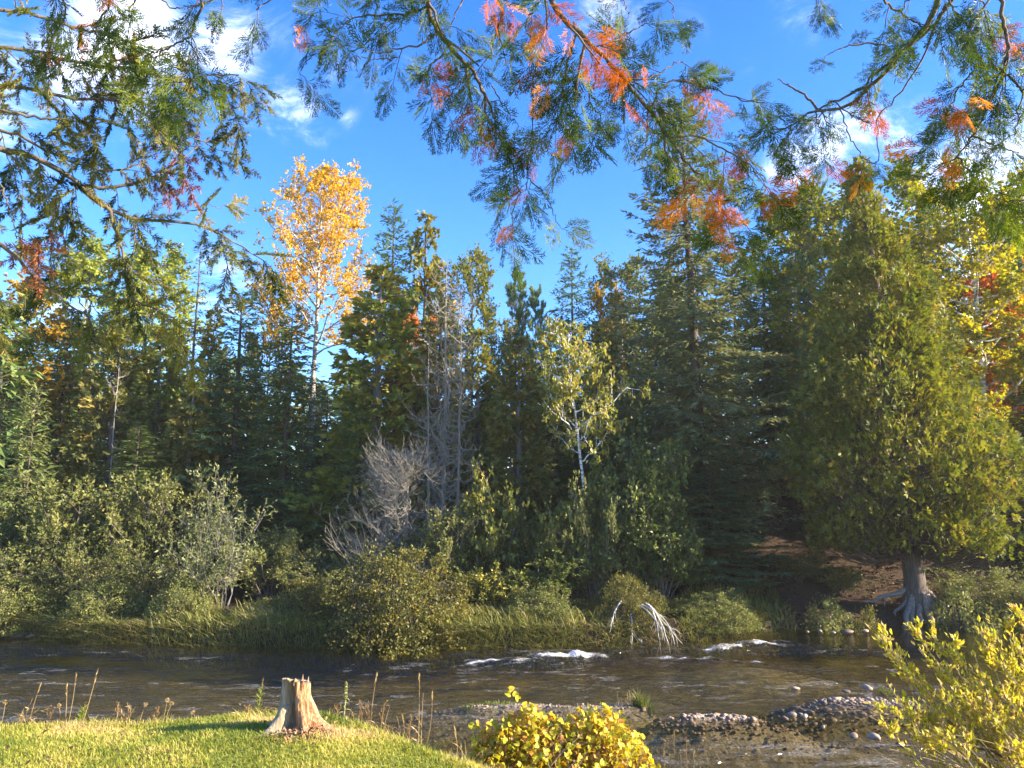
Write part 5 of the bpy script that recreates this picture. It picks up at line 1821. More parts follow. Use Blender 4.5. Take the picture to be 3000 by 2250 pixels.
for px_, top_, st_, lab in W:
    stalk(px_, top_, lab, st_, lean={117: 12, 196: -14, 284: 28, 250: 10}.get(px_, rg.uniform(-6, 6)))
stalk(771, 1990, 'green leafy weed with a brown tip just left of the stump', 'leafy', .16, 4, 'leafy_weed', r=.004)
W2 = [(985, 2070, 'plume', 'brown plume right behind the stump roots', .12), (1030, 2075, 'bent', 'dry weed between the mullein and the tall reed, near the mullein', .12), (1052, 2060, 'plume', 'reddish plume right of the mullein', .15), (1077, 2062, 'plume', 'orange-brown plume left of the tall pale reed', .15),
      (1103, 1980, 'reed', 'tall pale reed right of the mullein', .10), (1128, 2058, 'plume', 'brown plume right of the tall pale reed', .22), (1142, 2070, 'bent', 'short dry stalk behind the brown plumes', .24), (1162, 2098, 'bent', 'short dry weed low on the lawn edge at centre', .18),
      (1180, 2105, 'reed', 'short dry reed left of the tall branching reed', .18), (1205, 2098, 'plume', 'small plume at the foot of the tall branching reed', .25), (1228, 1985, 'reed', 'tall branching dry reed left of the yellow vine', .22), (1240, 2030, 'bent', 'dry stalk close to the tall branching reed', .25),
      (1266, 2035, 'reed', 'dry reed leaning right beside the tall branching reed', .28), (1332, 2138, 'reed', 'short reed standing near the green grass tuft', .25), (1362, 2170, 'bent', 'curled dry weed against the yellow vine', .35)]
for px_, top_, st_, lab, off in W2:
    stalk(px_, top_, lab, st_, off, {1266: 30, 1103: 12}.get(px_, rg.uniform(-6, 6)), grp='dry weeds right of the stump')
W3 = [(1975, 2140, 'plume', 'tallest dry plume right of the yellow vine'), (1945, 2190, 'reed', 'dry reed touching the right side of the yellow vine'), (1960, 2200, 'bent', 'short dry stem beside the tallest right plume'), (2010, 2160, 'plume', 'second dry plume right of the yellow vine'),
      (2032, 2200, 'reed', 'dry reed right of the second plume'), (1992, 2205, 'bent', 'dry bent stem between the two right plumes'), (2072, 2215, 'bent', 'low dry stem farthest right at the bottom edge'), (1920, 2205, 'plume', 'dry plume low against the yellow vine at bottom'), (2050, 2225, 'leafy', 'low yellow-leaved sprig at the bottom edge right of the vine')]
for px_, top_, st_, lab in W3:
    stalk(px_, top_, lab, st_, 1.15, rg.uniform(-8, 8), grp='dry weeds right of the yellow vine', r=.003)

# woolly mullein
x_, Y_ = edge_spot(1012, .05)
base = np.array([x_, Y_, float(terrain(x_, Y_)) - .02])
tip = pix(1014, 2000, Y_) - base
mu = thing('mullein_plant', 'woolly pale green mullein with a thick flower spike right of the stump', 'plant', base)
g = G()
pth = curve(np.zeros(3), tip, [.008, 0, 0], 10)
tubes(g, pth, np.linspace(.006, .004, 10), 7, .5)
obj('stem', g.mesh('stem', M_MULLEIN, True), mu)
g = G()
n = 240
s = rg.uniform(.60, 1.0, n)
p, tg = along(pth[None], np.zeros(n, int), s)
d = rand_unit(rg, n) * [1, 1, .3]
kites(g, p + norm(d) * (.011 * (1.25 - s))[:, None], d + [0, 0, .6], rand_unit(rg, n), .014, .011, rg.uniform(size=n))
obj('flower_spike', g.mesh('flower_spike', M_MULLEIN), mu)
for k_ in range(11):
    s_ = .06 + .055 * k_
    p, tg = along(pth[None], np.zeros(1, int), np.array([s_]))
    az = k_ * 2.4 + .6
    d = np.array([math.cos(az), math.sin(az) * .8, 0])
    L_ = .095 * (1.1 - s_)
    g = G()
    u = np.linspace(0, 1, 6)
    c = p[0] + d * (L_ * u)[:, None] + np.array([0, 0, 1]) * (L_ * (.55 * u - .95 * u ** 2))[:, None]
    sd = np.array([-d[1], d[0], 0])
    wv = (L_ * .28 * np.sin(np.clip(u * 1.02 + .03, 0, 1) * PI) ** .8)[:, None]
    g.add(np.concatenate([c - sd * wv * .5, c + [0, 0, -.003], c + sd * wv * .5]), [(q, q + 1, 7 + q, 6 + q) for q in range(5)] + [(6 + q, 7 + q, 13 + q, 12 + q) for q in range(5)], None, rg.uniform())
    obj('leaf', g.mesh('leaf', M_MULLEIN, True), mu)

# tufts of green grass at the edge and on the bar
def tuft(px, py, zref, n, h, w_, spread_, lab, mat, lean=.7, Y=None, group='grass tufts'):
    p = pixz(px, py, zref) if Y is None else pix(px, py, Y)
    x_, y_ = p[0], p[1]
    g = G()
    a = rg.uniform(0, 6.28, n)
    r_ = spread_ * rg.uniform(size=n) ** .6
    P = np.stack([np.cos(a) * r_, np.sin(a) * r_ * .6, 0 * a], 1)
    P[:, 2] = terrain(x_ + P[:, 0], y_ + P[:, 1]) - float(terrain(x_, y_))
    blades(g, P, h * rg.uniform(.5, 1.1, n), w_, rg.uniform(.1, lean, n), rg, 4, np.clip(rg.uniform(-.1, 1.1, n), 0, 1))
    return thing('grass_tuft', lab, 'grass', (x_, y_, float(terrain(x_, y_)) - .01), 0, group, g.mesh('grass_tuft', mat))


x_, Y_ = edge_spot(1270, .20)
for px_, lab, m_, n_, h_ in [(1262, 'arching green grass tuft left of the yellow vine', M_SEDGE, 34, .17), (1232, 'small green tuft below the tall branching reed', M_SEDGE, 20, .12), (1322, 'dry straw tuft nearest the yellow vine', M_DRY, 30, .14), (1190, 'dry straw tuft right of the tall pale reed', M_DRY, 24, .10),
                            (955, 'green and straw tuft behind the right stump root', M_SEDGE, 40, .11), (1110, 'straw tuft at the foot of the tall pale reed', M_DRY, 26, .09)]:
    x_, Y_ = edge_spot(px_, .18)
    g = G()
    a = rg.uniform(0, 6.28, n_)
    P = np.stack([np.cos(a) * .05 * rg.uniform(size=n_), np.sin(a) * .04 * rg.uniform(size=n_), 0 * a], 1)
    blades(g, P, h_ * rg.uniform(.5, 1.15, n_), .008, rg.uniform(.2, 1.3, n_), rg, 4, rg.uniform(size=n_))
    thing('grass_tuft', lab, 'grass', (x_, Y_, float(terrain(x_, Y_)) - .02), 0, 'grass tufts at the lawn edge', g.mesh('grass_tuft', m_))
GT = 'grass tufts on the gravel bar'
tuft(1885, 2062, .03, 150, .34, .012, .17, 'mixed green and straw sedge tuft at the gravel bar tip', M_SEDGE, 1.0, group=GT)
tuft(1868, 2060, .03, 80, .32, .010, .14, 'bleached straw tuft on the left of the sedge tuft', M_DRY, 1.1, group=GT)
tuft(1568, 2045, .03, 60, .28, .012, .09, 'upright dark green sedge tuft behind the yellow vine', M_SEDGE, .5, group=GT)
tuft(1370, 2068, .03, 40, .12, .009, .10, 'sparse short tuft at the left end of the small island', M_SEDGE, .7, group=GT)
tuft(1830, 2062, .03, 16, .26, .006, .16, 'few bent dry stalks left of the sedge tuft', M_DRY, 1.6, group=GT)
g = G()
n = 2600
x_ = rg.normal(-.32, .42, n)
y_ = 12.95 + rg.normal(size=n) * .09
P = np.stack([x_, y_, terrain(x_, y_) - .01], 1)
blades(g, P, .09 * rg.uniform(.5, 1.2, n) * np.exp(-((x_ + .32) / .6) ** 2), .011, rg.uniform(.1, .6, n), rg, 3, rg.uniform(.2, 1, n))
ig = obj('island_grass', g.mesh('island_grass', M_SEDGE), kind='stuff')
ig['label'] = 'strip of short green grass on the small gravel island'
ig['category'] = 'grass'


# ================================================================== YELLOW VINE MOUND (lower centre)
def lobed_leaf(seed, n=15, lob=.16, heart=.35, elong=1.0, cup=.34):
    r2 = np.random.default_rng(seed)
    a = np.linspace(0, 2 * PI, n, endpoint=False)
    r = .5 * (1 + lob * np.cos(3 * (a - PI / 2)) * .6 + lob * .5 * np.cos(5 * (a - PI / 2))) * (1 + .08 * r2.normal(size=n))
    r *= 1 - heart * np.exp(-(((a - 1.5 * PI + PI) % (2 * PI) - PI) / .35) ** 2)
    x, y = np.cos(a) * r, np.sin(a) * r * elong + .42 * elong
    z = cup * (x ** 2) * 2 - .24 * y ** 2 + .06 * r2.normal(size=n)
    V = np.concatenate([[[0, .30 * elong, .0]], np.stack([x, y, z], 1)])
    T = [(0, 1 + k, 1 + (k + 1) % n) for k in range(n)]
    return V, np.array(T)


def place_leaf(me, name, parent, P, D, Nn, size):
    D = norm(D)
    S = norm(np.cross(D, Nn))
    N2 = np.cross(S, D)
    o = bpy.data.objects.new(name, me)
    COL.objects.link(o)
    o.parent = parent
    M = Matrix(((S[0] * size, D[0] * size, N2[0] * size, P[0]), (S[1] * size, D[1] * size, N2[1] * size, P[1]), (S[2] * size, D[2] * size, N2[2] * size, P[2]), (0, 0, 0, 1)))
    o.matrix_local = M
    return o


GL = [G().add(lobed_leaf(200 + k)[0], None, lobed_leaf(200 + k)[1]).mesh('leaf', M_GRAPE, True) for k in range(4)]
rg = np.random.default_rng(33)
YV = 6.55
vine = thing('vine_mound', 'mound of bright yellow wild vine leaves at the bottom centre', 'vine', (0, 0, 0))
# outline of the mound's top (photo pixels) -> height as a function of x
out_px = np.array([(1375, 2205), (1400, 2150), (1440, 2118), (1480, 2098), (1520, 2078), (1560, 2058), (1590, 2082), (1630, 2088), (1660, 2102), (1700, 2070), (1730, 2078), (1765, 2060), (1800, 2088), (1830, 2100), (1850, 2135), (1880, 2150), (1895, 2195), (1930, 2255)])
ow = np.array([pix(a, b, YV) for a, b in out_px])


def mound_top(x):
    return np.interp(x, ow[:, 0], ow[:, 2])


nL = 300
lx = rg.uniform(ow[0, 0], ow[-1, 0], nL)
v = rg.uniform(0, 1, nL) ** 1.4
ph = v * 1.5                                   # 0 = crest, 1.5 = facing the camera low down
zt = mound_top(lx)
dep = .42
ly = YV - dep * np.sin(ph) + rg.normal(size=nL) * .03
lz = zt - .62 * (1 - np.cos(ph)) - .01 + rg.normal(size=nL) * .025
for k in range(nL):
    n_ = np.array([rg.normal() * .5 + .35, -math.sin(ph[k]) - .2, math.cos(ph[k]) + .5]) + rg.normal(size=3) * .35
    d_ = np.array([rg.normal(), -.5 + rg.normal() * .5, -.6 + rg.normal() * .3])
    place_leaf(GL[k % 4], 'leaf', vine, np.array([lx[k], ly[k], lz[k]]), d_, norm(n_), rg.uniform(.036, .062))
for k, (a, b) in enumerate([(1490, 2020), (1497, 2032), (1512, 2042), (1520, 2052), (1530, 2068), (1395, 2118), (1388, 2128), (1402, 2124)]):
    place_leaf(GL[k % 4], 'leaf', vine, pix(a, b, YV - .05), rg.normal(size=3), np.array([.3, -1, .4]) + rg.normal(size=3) * .3, .05)
g = G()
n = 8500
x_ = rg.uniform(ow[0, 0], ow[-1, 0], n)
ph = rg.uniform(0, 1.55, n)
f_ = rg.uniform(.6, 1.04, n)
P = np.stack([x_, YV - dep * f_ * np.sin(ph) + rg.normal(size=n) * .05 + .05, mound_top(x_) - .62 * (1 - f_ * np.cos(ph)) - .03 - .03 * rg.uniform(size=n)], 1)
kites(g, P, rand_unit(rg, n) + [0, -.2, -.3], rand_unit(rg, n) + [.2, -.4, .6], rg.uniform(.03, .060, n), rg.uniform(.022, .045, n), rg.uniform(size=n))
obj('inner_leaves', g.mesh('inner_leaves', M_GRAPE_IN), vine, kind='stuff')
gz = lambda x, y: float(terrain(x, y))
for k in range(26):
    x0 = rg.uniform(-.1, .9)
    y0 = YV + rg.uniform(-.35, .35)
    x1 = np.clip(x0 + rg.normal() * .4, ow[0, 0], ow[-1, 0])
    e = np.array([x1, YV - rg.uniform(0, .4), mound_top(x1) - rg.uniform(.02, .35)])
    g = G()
    c = curve(np.array([x0, y0, gz(x0, y0) - .03]), e, [rg.normal() * .1, -.1, .12], 9)
    tubes(g, c, np.linspace(.006, .0018, 9), 5)
    sub, _, _ = sprout(rg, c[None], 5, .4, 1, .7, lambda pl, s: .14 + 0 * s, .1, .6, 4, .2)
    tubes(g, sub, np.linspace(.002, .0009, 4)[None], 4)
    obj('stem', g.mesh('stem', M_TWIG_TAN), vine)

# ================================================================== YELLOW BUSH AT THE RIGHT EDGE
def oval_leaf(seed, n=10, w_=.46, cup=.25):
    r2 = np.random.default_rng(seed)
    a = np.linspace(0, 2 * PI, n, endpoint=False)
    y = .5 - .5 * np.cos(a)
    x = w_ * .5 * np.sin(a) * (1 + .06 * r2.normal(size=n))
    z = cup * np.abs(x) - .22 * y ** 2
    return np.concatenate([[[0, .5, -.06]], np.stack([x, y, z], 1)]), np.array([(0, 1 + k, 1 + (k + 1) % n) for k in range(n)])


OL = [G().add(oval_leaf(300 + k)[0], None, oval_leaf(300 + k)[1]).mesh('leaf', M_BUSH, True) for k in range(4)]
rg = np.random.default_rng(44)
bush_o = thing('yellow_bush', 'sunlit yellow-leaved bush leaning in from the right edge over the water', 'bush', (0, 0, 0))
rootp = np.array([3.35, 5.3, gz(3.35, 5.3)])
tips = [(2556, 1852, 5.3), (2575, 1862, 5.4), (2672, 1832, 5.4), (2725, 1850, 5.5), (2790, 1880, 5.3), (2868, 1842, 5.4), (2905, 1825, 5.6), (2950, 1830, 5.3), (2995, 1792, 5.2), (3060, 1780, 5.4), (3120, 1800, 5.2), (2600, 2000, 5.2), (2565, 2072, 5.1), (2585, 2125, 5.0),
        (2640, 2100, 5.3), (2680, 1985, 5.4), (2700, 2050, 5.2), (2740, 1930, 5.3), (2760, 2010, 5.1), (2800, 1960, 5.5), (2830, 2060, 5.2), (2850, 1910, 5.4), (2880, 1990, 5.1), (2920, 1930, 5.4), (2950, 2040, 5.2), (2980, 1900, 5.3), (3000, 1980, 5.0),
        (2620, 2040, 5.5), (2660, 2140, 5.1), (2720, 2120, 5.4), (2780, 2140, 5.0), (2860, 2140, 5.3), (2930, 2120, 5.0), (2990, 2100, 5.3), (3050, 1900, 5.2), (3080, 2000, 5.3), (3100, 1950, 5.0), (2690, 1900, 5.6), (2620, 1930, 5.5), (2960, 1860, 5.6)]
brs = []
for (a, b, Y_) in tips:
    e = pix(a, b, Y_)
    st = rootp + np.array([rg.normal() * .12, rg.normal() * .15, 0])
    brs.append(curve(st, e, np.array([.10 + rg.normal() * .05, rg.normal() * .06, .10 + rg.normal() * .05]), 14))
brs = np.array(brs)
for k in range(len(brs)):
    g = G()
    tubes(g, brs[k], np.linspace(.0085, .0018, 14), 6)
    sub, _, _ = sprout(rg, brs[k][None], 9, .45, .98, .55, lambda pl, s: .10 + .10 * (1 - s), .15, .8, 4, .15)
    tubes(g, sub, np.linspace(.0022, .0010, 4)[None], 4)
    obj('branch', g.mesh('branch', M_TWIG_TAN), bush_o)
    if k == 0:
        allsub = sub
    else:
        allsub = np.concatenate([allsub, sub])
hosts = np.concatenate([allsub])
n = 300
i_ = np.concatenate([rg.integers(0, 9 * 11, 150), rg.integers(0, len(hosts), n - 150)])
s = rg.uniform(.3, 1.05, n)
p, tg = along(hosts, i_, s)
for k in range(n):
    place_leaf(OL[k % 4], 'leaf', bush_o, p[k] + rg.normal(size=3) * .006, tg[k] + rg.normal(size=3) * .6 + [0, -.1, .25], norm(rg.normal(size=3) + [.4, -.5, .7]), rg.uniform(.040, .062))
g = G()
n = 5600
i_ = rg.integers(0, len(hosts), n)
p, tg = along(hosts, i_, rg.uniform(.1, 1.08, n))
kites(g, p + rg.normal(size=(n, 3)) * .014, tg + rand_unit(rg, n) * .8 + [0, 0, .2], rand_unit(rg, n) + [.2, -.3, .6], rg.uniform(.03, .056, n), rg.uniform(.016, .03, n), rg.uniform(size=n))
tipi = rg.integers(0, len(brs), 900)
p, tg = along(brs, tipi, rg.uniform(.6, 1.02, 900))
kites(g, p + rg.normal(size=(900, 3)) * .012, tg + rand_unit(rg, 900) * .8 + [0, 0, .2], rand_unit(rg, 900) + [.2, -.3, .6], rg.uniform(.03, .056, 900), rg.uniform(.016, .03, 900), rg.uniform(size=900))
obj('inner_leaves', g.mesh('inner_leaves', M_BUSH_IN), bush_o, kind='stuff')
# bare tan twigs criss-crossing under the bush
g = G()
for k in range(60):
    a0, b0_ = rg.uniform(2850, 3150), rg.uniform(2230, 2420)
    a1, b1 = a0 - rg.uniform(80, 420), b0_ - rg.uniform(60, 230)
    c = curve(pix(a0, b0_, rg.uniform(4.9, 5.6)), pix(a1, max(b1, 2080), rg.uniform(4.9, 5.6)), [0, 0, rg.normal() * .05], 8)
    tubes(g, c, np.linspace(.0032, .0010, 8), 4)
obj('bare_twigs', g.mesh('bare_twigs', M_TWIG_TAN), bush_o, kind='stuff')
g = G()
c = np.array([pix(a, b, Y_) for a, b, Y_ in [(2690, 2222, 5.4), (2760, 2200, 5.35), (2830, 2187, 5.3), (2900, 2200, 5.25), (2960, 2225, 5.2), (3040, 2250, 5.15), (3150, 2330, 5.1)]])
tubes(g, c, np.linspace(.003, .012, 7), 6)
obj('arching_branch', g.mesh('arching_branch', M_BARK), bush_o)


# ================================================================== BOUGHS OVERHEAD (trees whose trunks stand beside and behind the camera)
def frond(seed, n=11, mat=None):
    """flat lacy cedar spray, 1 unit long along +Y, in the XY plane"""
    r2 = np.random.default_rng(seed)
    P, D, L_, W_ = [], [], [], []

    def strip(p, d, l, w_):
        P.append(p)
        D.append(d)
        L_.append(l)
        W_.append(w_)
    z = lambda y: -.16 * y * y
    for k in range(4):
        y0 = k / 4
        strip(np.array([0.012 * r2.normal(), y0, z(y0)]), np.array([.04 * r2.normal(), .25, z(y0 + .25) - z(y0)]), .29, .035)
    for k in range(n):
        y0 = .06 + .84 * k / n
        for sgn in ((-1, 1) if r2.uniform() < .85 else ((-1,) if r2.uniform() < .5 else (1,))):
            y1 = y0 + .04 * r2.uniform()
            an = R(r2.uniform(34, 52))
            d = np.array([sgn * math.sin(an), math.cos(an), -.12 + .12 * r2.normal()])
            ln = (.46 * (1 - y0) ** .75 + .10) * r2.uniform(.6, 1.1)
            b = np.array([0, y1, z(y1)])
            strip(b, d, ln, .030)
            m_ = max(int(ln / .085), 1)
            for q in range(1, m_ + 1):
                f_ = q / (m_ + 1)
                for s2 in (-1, 1):
                    if r2.uniform() < .2:
                        continue
                    a2 = R(r2.uniform(28, 48)) * s2
                    ca, sa = math.cos(a2), math.sin(a2)
                    d2 = np.array([d[0] * ca - d[1] * sa, d[0] * sa + d[1] * ca, d[2] + .12 * r2.normal()])
                    strip(b + d * ln * f_, d2, (.10 + .14 * (1 - f_) * ln / .5) * r2.uniform(.7, 1.15), .025)
    g = G()
    P, D = np.array(P), np.array(D)
    kites(g, P, D, np.tile([0, 0, 1.], (len(P), 1)) + r2.normal(size=(len(P), 3)) * .35, np.array(L_), np.array(W_), r2.uniform(size=len(P)), mid=.5, fold=.25)
    return g


def sprig(seed, nn=130):
    """spruce twig with needles, 1 unit long along +Y"""
    r2 = np.random.default_rng(seed)
    g = G()
    y = np.linspace(0, 1, 6)
    c = np.stack([.03 * np.sin(y * 3 + seed), y, -.10 * y * y], 1)
    tubes(g, c, np.linspace(.014, .008, 6), 3, .5, 1)
    s = np.linspace(.03, 1.0, nn)
    p = np.stack([np.interp(s, y, c[:, 0]), s, np.interp(s, y, c[:, 2])], 1)
    a = r2.uniform(-.5, PI + .5, nn)
    d = np.stack([np.cos(a), .85 + 0 * a + .3 * r2.normal(size=nn), .55 * np.sin(a)], 1)
    kites(g, p, d, rand_unit(r2, nn), .15 * r2.uniform(.75, 1.15, nn) * (1.1 - .35 * s), .024, r2.uniform(size=nn), mid=.4, fold=.1)
    side = 3
    for k in range(side):
        y0 = .2 + .2 * k
        sg = -1 if k % 2 else 1
        b = np.array([0, y0, -.1 * y0 * y0])
        dd = norm(np.array([sg * .75, .7, -.1]))
        ll = .38 - .07 * k
        m_ = 46
        ss = np.linspace(.05, 1, m_)
        pp = b + dd * (ll * ss)[:, None]
        tubes(g, np.stack([b, b + dd * ll]), [.009, .005], 3, .5, 1)
        a = r2.uniform(-.4, PI + .4, m_)
        sv = norm(np.cross(dd, [0, 0, 1.]))
        d2 = dd * .85 + sv * np.cos(a)[:, None] + np.array([0, 0, .5]) * np.sin(a)[:, None]
        kites(g, pp, d2, rand_unit(r2, m_), .135 * r2.uniform(.7, 1.1, m_), .022, r2.uniform(size=m_), mid=.4, fold=.1)
    return g


FR = [frond(400 + k, 8 + k % 3) for k in range(6)]
FR_ME = [f_.mesh('spray', M_THUJA) for f_ in FR]
FD_ME = [f_.mesh('dead_spray', M_THUJA_DEAD) for f_ in FR]
SP = [sprig(420 + k) for k in range(5)]
SP_ME = [f_.mesh('sprig', [M_SPRIG, M_LIMB]) for f_ in SP]
SD_ME = [f_.mesh('dead_sprig', [M_SPRIG_DEAD, M_LIMB]) for f_ in SP]


def catmull(P, n):
    P = np.asarray(P, float)
    Q_ = np.concatenate([[2 * P[0] - P[1]], P, [2 * P[-1] - P[-2]]])
    t = np.linspace(0, len(P) - 1.0001, n)
    i = t.astype(int)
    f_ = (t - i)[:, None]
    a, b, c, d = Q_[i], Q_[i + 1], Q_[i + 2], Q_[i + 3]
    return .5 * (2 * b + (c - a) * f_ + (2 * a - 5 * b + 4 * c - d) * f_ ** 2 + (3 * b - a - 3 * c + d) * f_ ** 3)


VIEW = norm(np.array([0, math.cos(PITCH), math.sin(PITCH)]))


class Overhang:
    def __init__(self, label, name, trunk_xy, H, seed, conifer):
        self.o = thing(name, label, 'tree', (trunk_xy[0], trunk_xy[1], gz(*trunk_xy) - .05), 0, 'trees overhanging the camera')
        self.off = np.array(self.o.location)
        self.rg = np.random.default_rng(seed)
        self.conifer = conifer
        self.n = self.nd = 0
        g = G()
        tp, tr = trunk_geo(self.rg, H, .17, .01, n=14)
        tubes(g, tp, tr, 12)
        obj('trunk', g.mesh('trunk', M_BARK_CEDAR, True), self.o)
        self.tp = tp

    def link(self, first, r):
        """limb from the trunk to the first point of a bough"""
        f_ = np.asarray(first) - self.off
        z = max(f_[2] - .25, 1.0)
        b = trunk_at(self.tp, np.array([z]))[0]
        g = G()
        c = curve(b, f_, [0, 0, .25], 12)
        tubes(g, c, np.linspace(r * 2.2, r, 12), 8)
        obj('limb', g.mesh('limb', M_LIMB, True), self.o)

    def leafobj(self, P, D, Nn, size, dead):
        if self.conifer:
            me = (SD_ME if dead else SP_ME)[self.rg.integers(5)]
            nm = 'dead_sprig' if dead else 'sprig'
        else:
            me = (FD_ME if dead else FR_ME)[self.rg.integers(6)]
            nm = 'dead_spray' if dead else 'spray'
        if dead:
            self.nd += 1
        else:
            self.n += 1
        place_leaf(me, nm, self.cur, P - self.off, D, Nn, size)

    def bough(self, pts, r0=.006, r1=.002, ntw=8, tl=.22, nfr=3, dead=.12, s0=.1, size=.13, hang=.55, link=False, deadspots=(), side=1.0, back=.0):
        """pts: (px, py, distance) along the bough as seen in the photograph"""
        rg = self.rg
        W_ = np.array([pix(a, b, c) for a, b, c in pts])
        if link:
            self.link(W_[0], r0)
        path = catmull(W_, 22)
        path[1:-1] += rg.normal(size=(20, 3)) * .004
        g = G()
        self.cur = bpy.data.objects.new('bough', bpy.data.meshes.new('tmp'))
        COL.objects.link(self.cur)
        self.cur.parent = self.o
        tubes(g, path - self.off, np.linspace(r0, r1, 22), 6)
        ntw = int(round(ntw * (.50 if self.conifer else .56))) if ntw > 3 else ntw
        s = np.linspace(s0, .98, max(ntw, 1)) + rg.normal(size=max(ntw, 1)) * .02
        if ntw:
            p, tg = along(path[None], np.zeros(ntw, int), np.clip(s, 0, 1))
            for k in range(ntw):
                sd = norm(np.cross(tg[k], VIEW)) * (1 if k % 2 else -1) * side
                d = norm(tg[k] * .55 + sd * .6 + rg.normal(size=3) * .3 + np.array([0, -.1 + back * rg.normal(), -hang]))
                L_ = tl * rg.uniform(.6, 1.2) * (1.1 - .35 * s[k])
                u = np.linspace(0, 1, 6)[:, None]
                c = p[k] + d * L_ * u + np.array([0, 0, -.35 * hang]) * L_ * u ** 2 + np.cumsum(rg.normal(size=(6, 3)) * .004, 0) * (u > 0)
                tubes(g, c - self.off, np.linspace(r1 * 1.1, r1 * .5, 6), 4)
                dd_ = rg.uniform() < dead * .42
                for q in range(nfr + 1 if self.conifer else nfr):
                    f_ = (q + .6) / (nfr + (.6 if self.conifer else -.4))
                    pp, tt = along(c[None], np.zeros(1, int), np.array([min(f_, 1)]))
                    s2 = norm(np.cross(tt[0], VIEW)) * (1 if q % 2 else -1)
                    D_ = tt[0] * .9 + s2 * (.65 if q < (nfr if self.conifer else nfr - 1) else .05) + rg.normal(size=3) * .2 + np.array([0, 0, -.25 * hang])
                    N_ = -VIEW + rg.normal(size=3) * .75
                    isd = dd_ and rg.uniform() < .85 or rg.uniform() < dead * .15
                    self.leafobj(pp[0], D_, N_, size * (1.55 if self.conifer else 1.12) * rg.uniform(.75, 1.2), isd)
        tmp = self.cur.data
        self.cur.data = g.mesh('bough', M_LIMB, True)
        bpy.data.meshes.remove(tmp)

    def patch(self, px, py, Y, rad, n, dead=0., size=.13, D0=(0, 0, -1)):
        """a knot of sprays hanging about one point"""
        rg = self.rg
        for k in range(n):
            P = pix(px + rg.normal() * rad, py + rg.normal() * rad, Y + rg.normal() * .06)
            self.leafobj(P, np.array(D0) + rg.normal(size=3) * .45, -VIEW + rg.normal(size=3) * .7, size * rg.uniform(.7, 1.15), rg.uniform() < dead)


# --- centre cedar: limb hanging down the middle of the sky
A = Overhang('overhead cedar whose green and rust sprays hang down the middle of the sky', 'cedar_tree', (-.9, -1.6), 9.5, 501, False)
A.bough([(1240, -120, 2.7), (1255, 20, 2.8), (1285, 95, 2.85), (1330, 150, 2.9), (1390, 212, 2.95), (1420, 275, 2.95)], .012, .007, 7, .20, 4, .18, .15, .13, link=True)
A.bough([(1420, 275, 2.95), (1425, 340, 2.95), (1465, 405, 2.97), (1500, 480, 3.0), (1520, 560, 3.0), (1500, 640, 3.0)], .007, .002, 7, .16, 3, .15, .02, .125)
A.bough([(1255, 20, 2.8), (1180, 40, 2.85), (1100, 40, 2.9), (1030, 55, 2.95), (985, 90, 2.95)], .005, .002, 8, .17, 4, .08, .05, .125)
A.bough([(985, 90, 2.95), (960, 140, 2.95), (900, 175, 2.98), (880, 220, 3.0)], .003, .0015, 4, .12, 4, .1, .1, .11)
A.bough([(1180, -60, 2.8), (1050, -40, 2.85), (900, -40, 2.9), (790, 0, 2.95), (750, 30, 2.95)], .006, .002, 7, .15, 4, .1, .1, .12, link=True)
A.bough([(1290, 90, 2.85), (1230, 130, 2.85), (1160, 145, 2.9), (1100, 155, 2.9)], .005, .002, 5, .17, 4, .05, .15, .12)
A.bough([(1165, 168, 2.9), (1110, 172, 2.9), (1042, 164, 2.9)], .003, .0015, 0)
A.bough([(1330, 150, 2.9), (1270, 180, 2.9), (1245, 230, 2.92), (1270, 300, 2.95)], .004, .0015, 6, .15, 4, .45, .2, .12)
A.bough([(1390, 212, 2.95), (1330, 260, 2.95), (1310, 330, 2.97)], .004, .0015, 4, .13, 3, .2, .1, .12)
A.bough([(1470, 410, 2.97), (1430, 380, 2.95), (1385, 385, 2.95), (1375, 400, 2.95)], .003, .0015, 4, .12, 3, .1, .2, .115)
A.bough([(1450, -60, 2.8), (1470, 40, 2.85), (1450, 100, 2.88), (1440, 165, 2.9)], .007, .003, 6, .15, 4, .55, .1, .12, link=True)
A.bough([(1380, -40, 2.8), (1340, 30, 2.8), (1320, 80, 2.85)], .004, .002, 4, .15, 4, .05, .1, .12, link=True)
A.bough([(1590, 130, 2.95), (1566, 210, 2.95), (1563, 330, 2.95), (1558, 400, 2.97), (1545, 470, 3.0), (1540, 560, 3.0)], .0035, .0018, 4, .14, 4, .2, .68, .115)
A.bough([(1540, 520, 3.0), (1590, 560, 3.0), (1620, 620, 3.0), (1630, 650, 3.0)], .003, .0015, 4, .10, 3, .3, .1, .12)
A.bough([(1520, 560, 3.0), (1470, 600, 3.0), (1455, 640, 3.0)], .003, .0015, 4, .12, 4, .1, .1, .12)
A.bough([(1440, 250, 2.95), (1490, 330, 2.95), (1520, 370, 2.97)], .003, .0015, 3, .10, 2, .6, .5, .10)
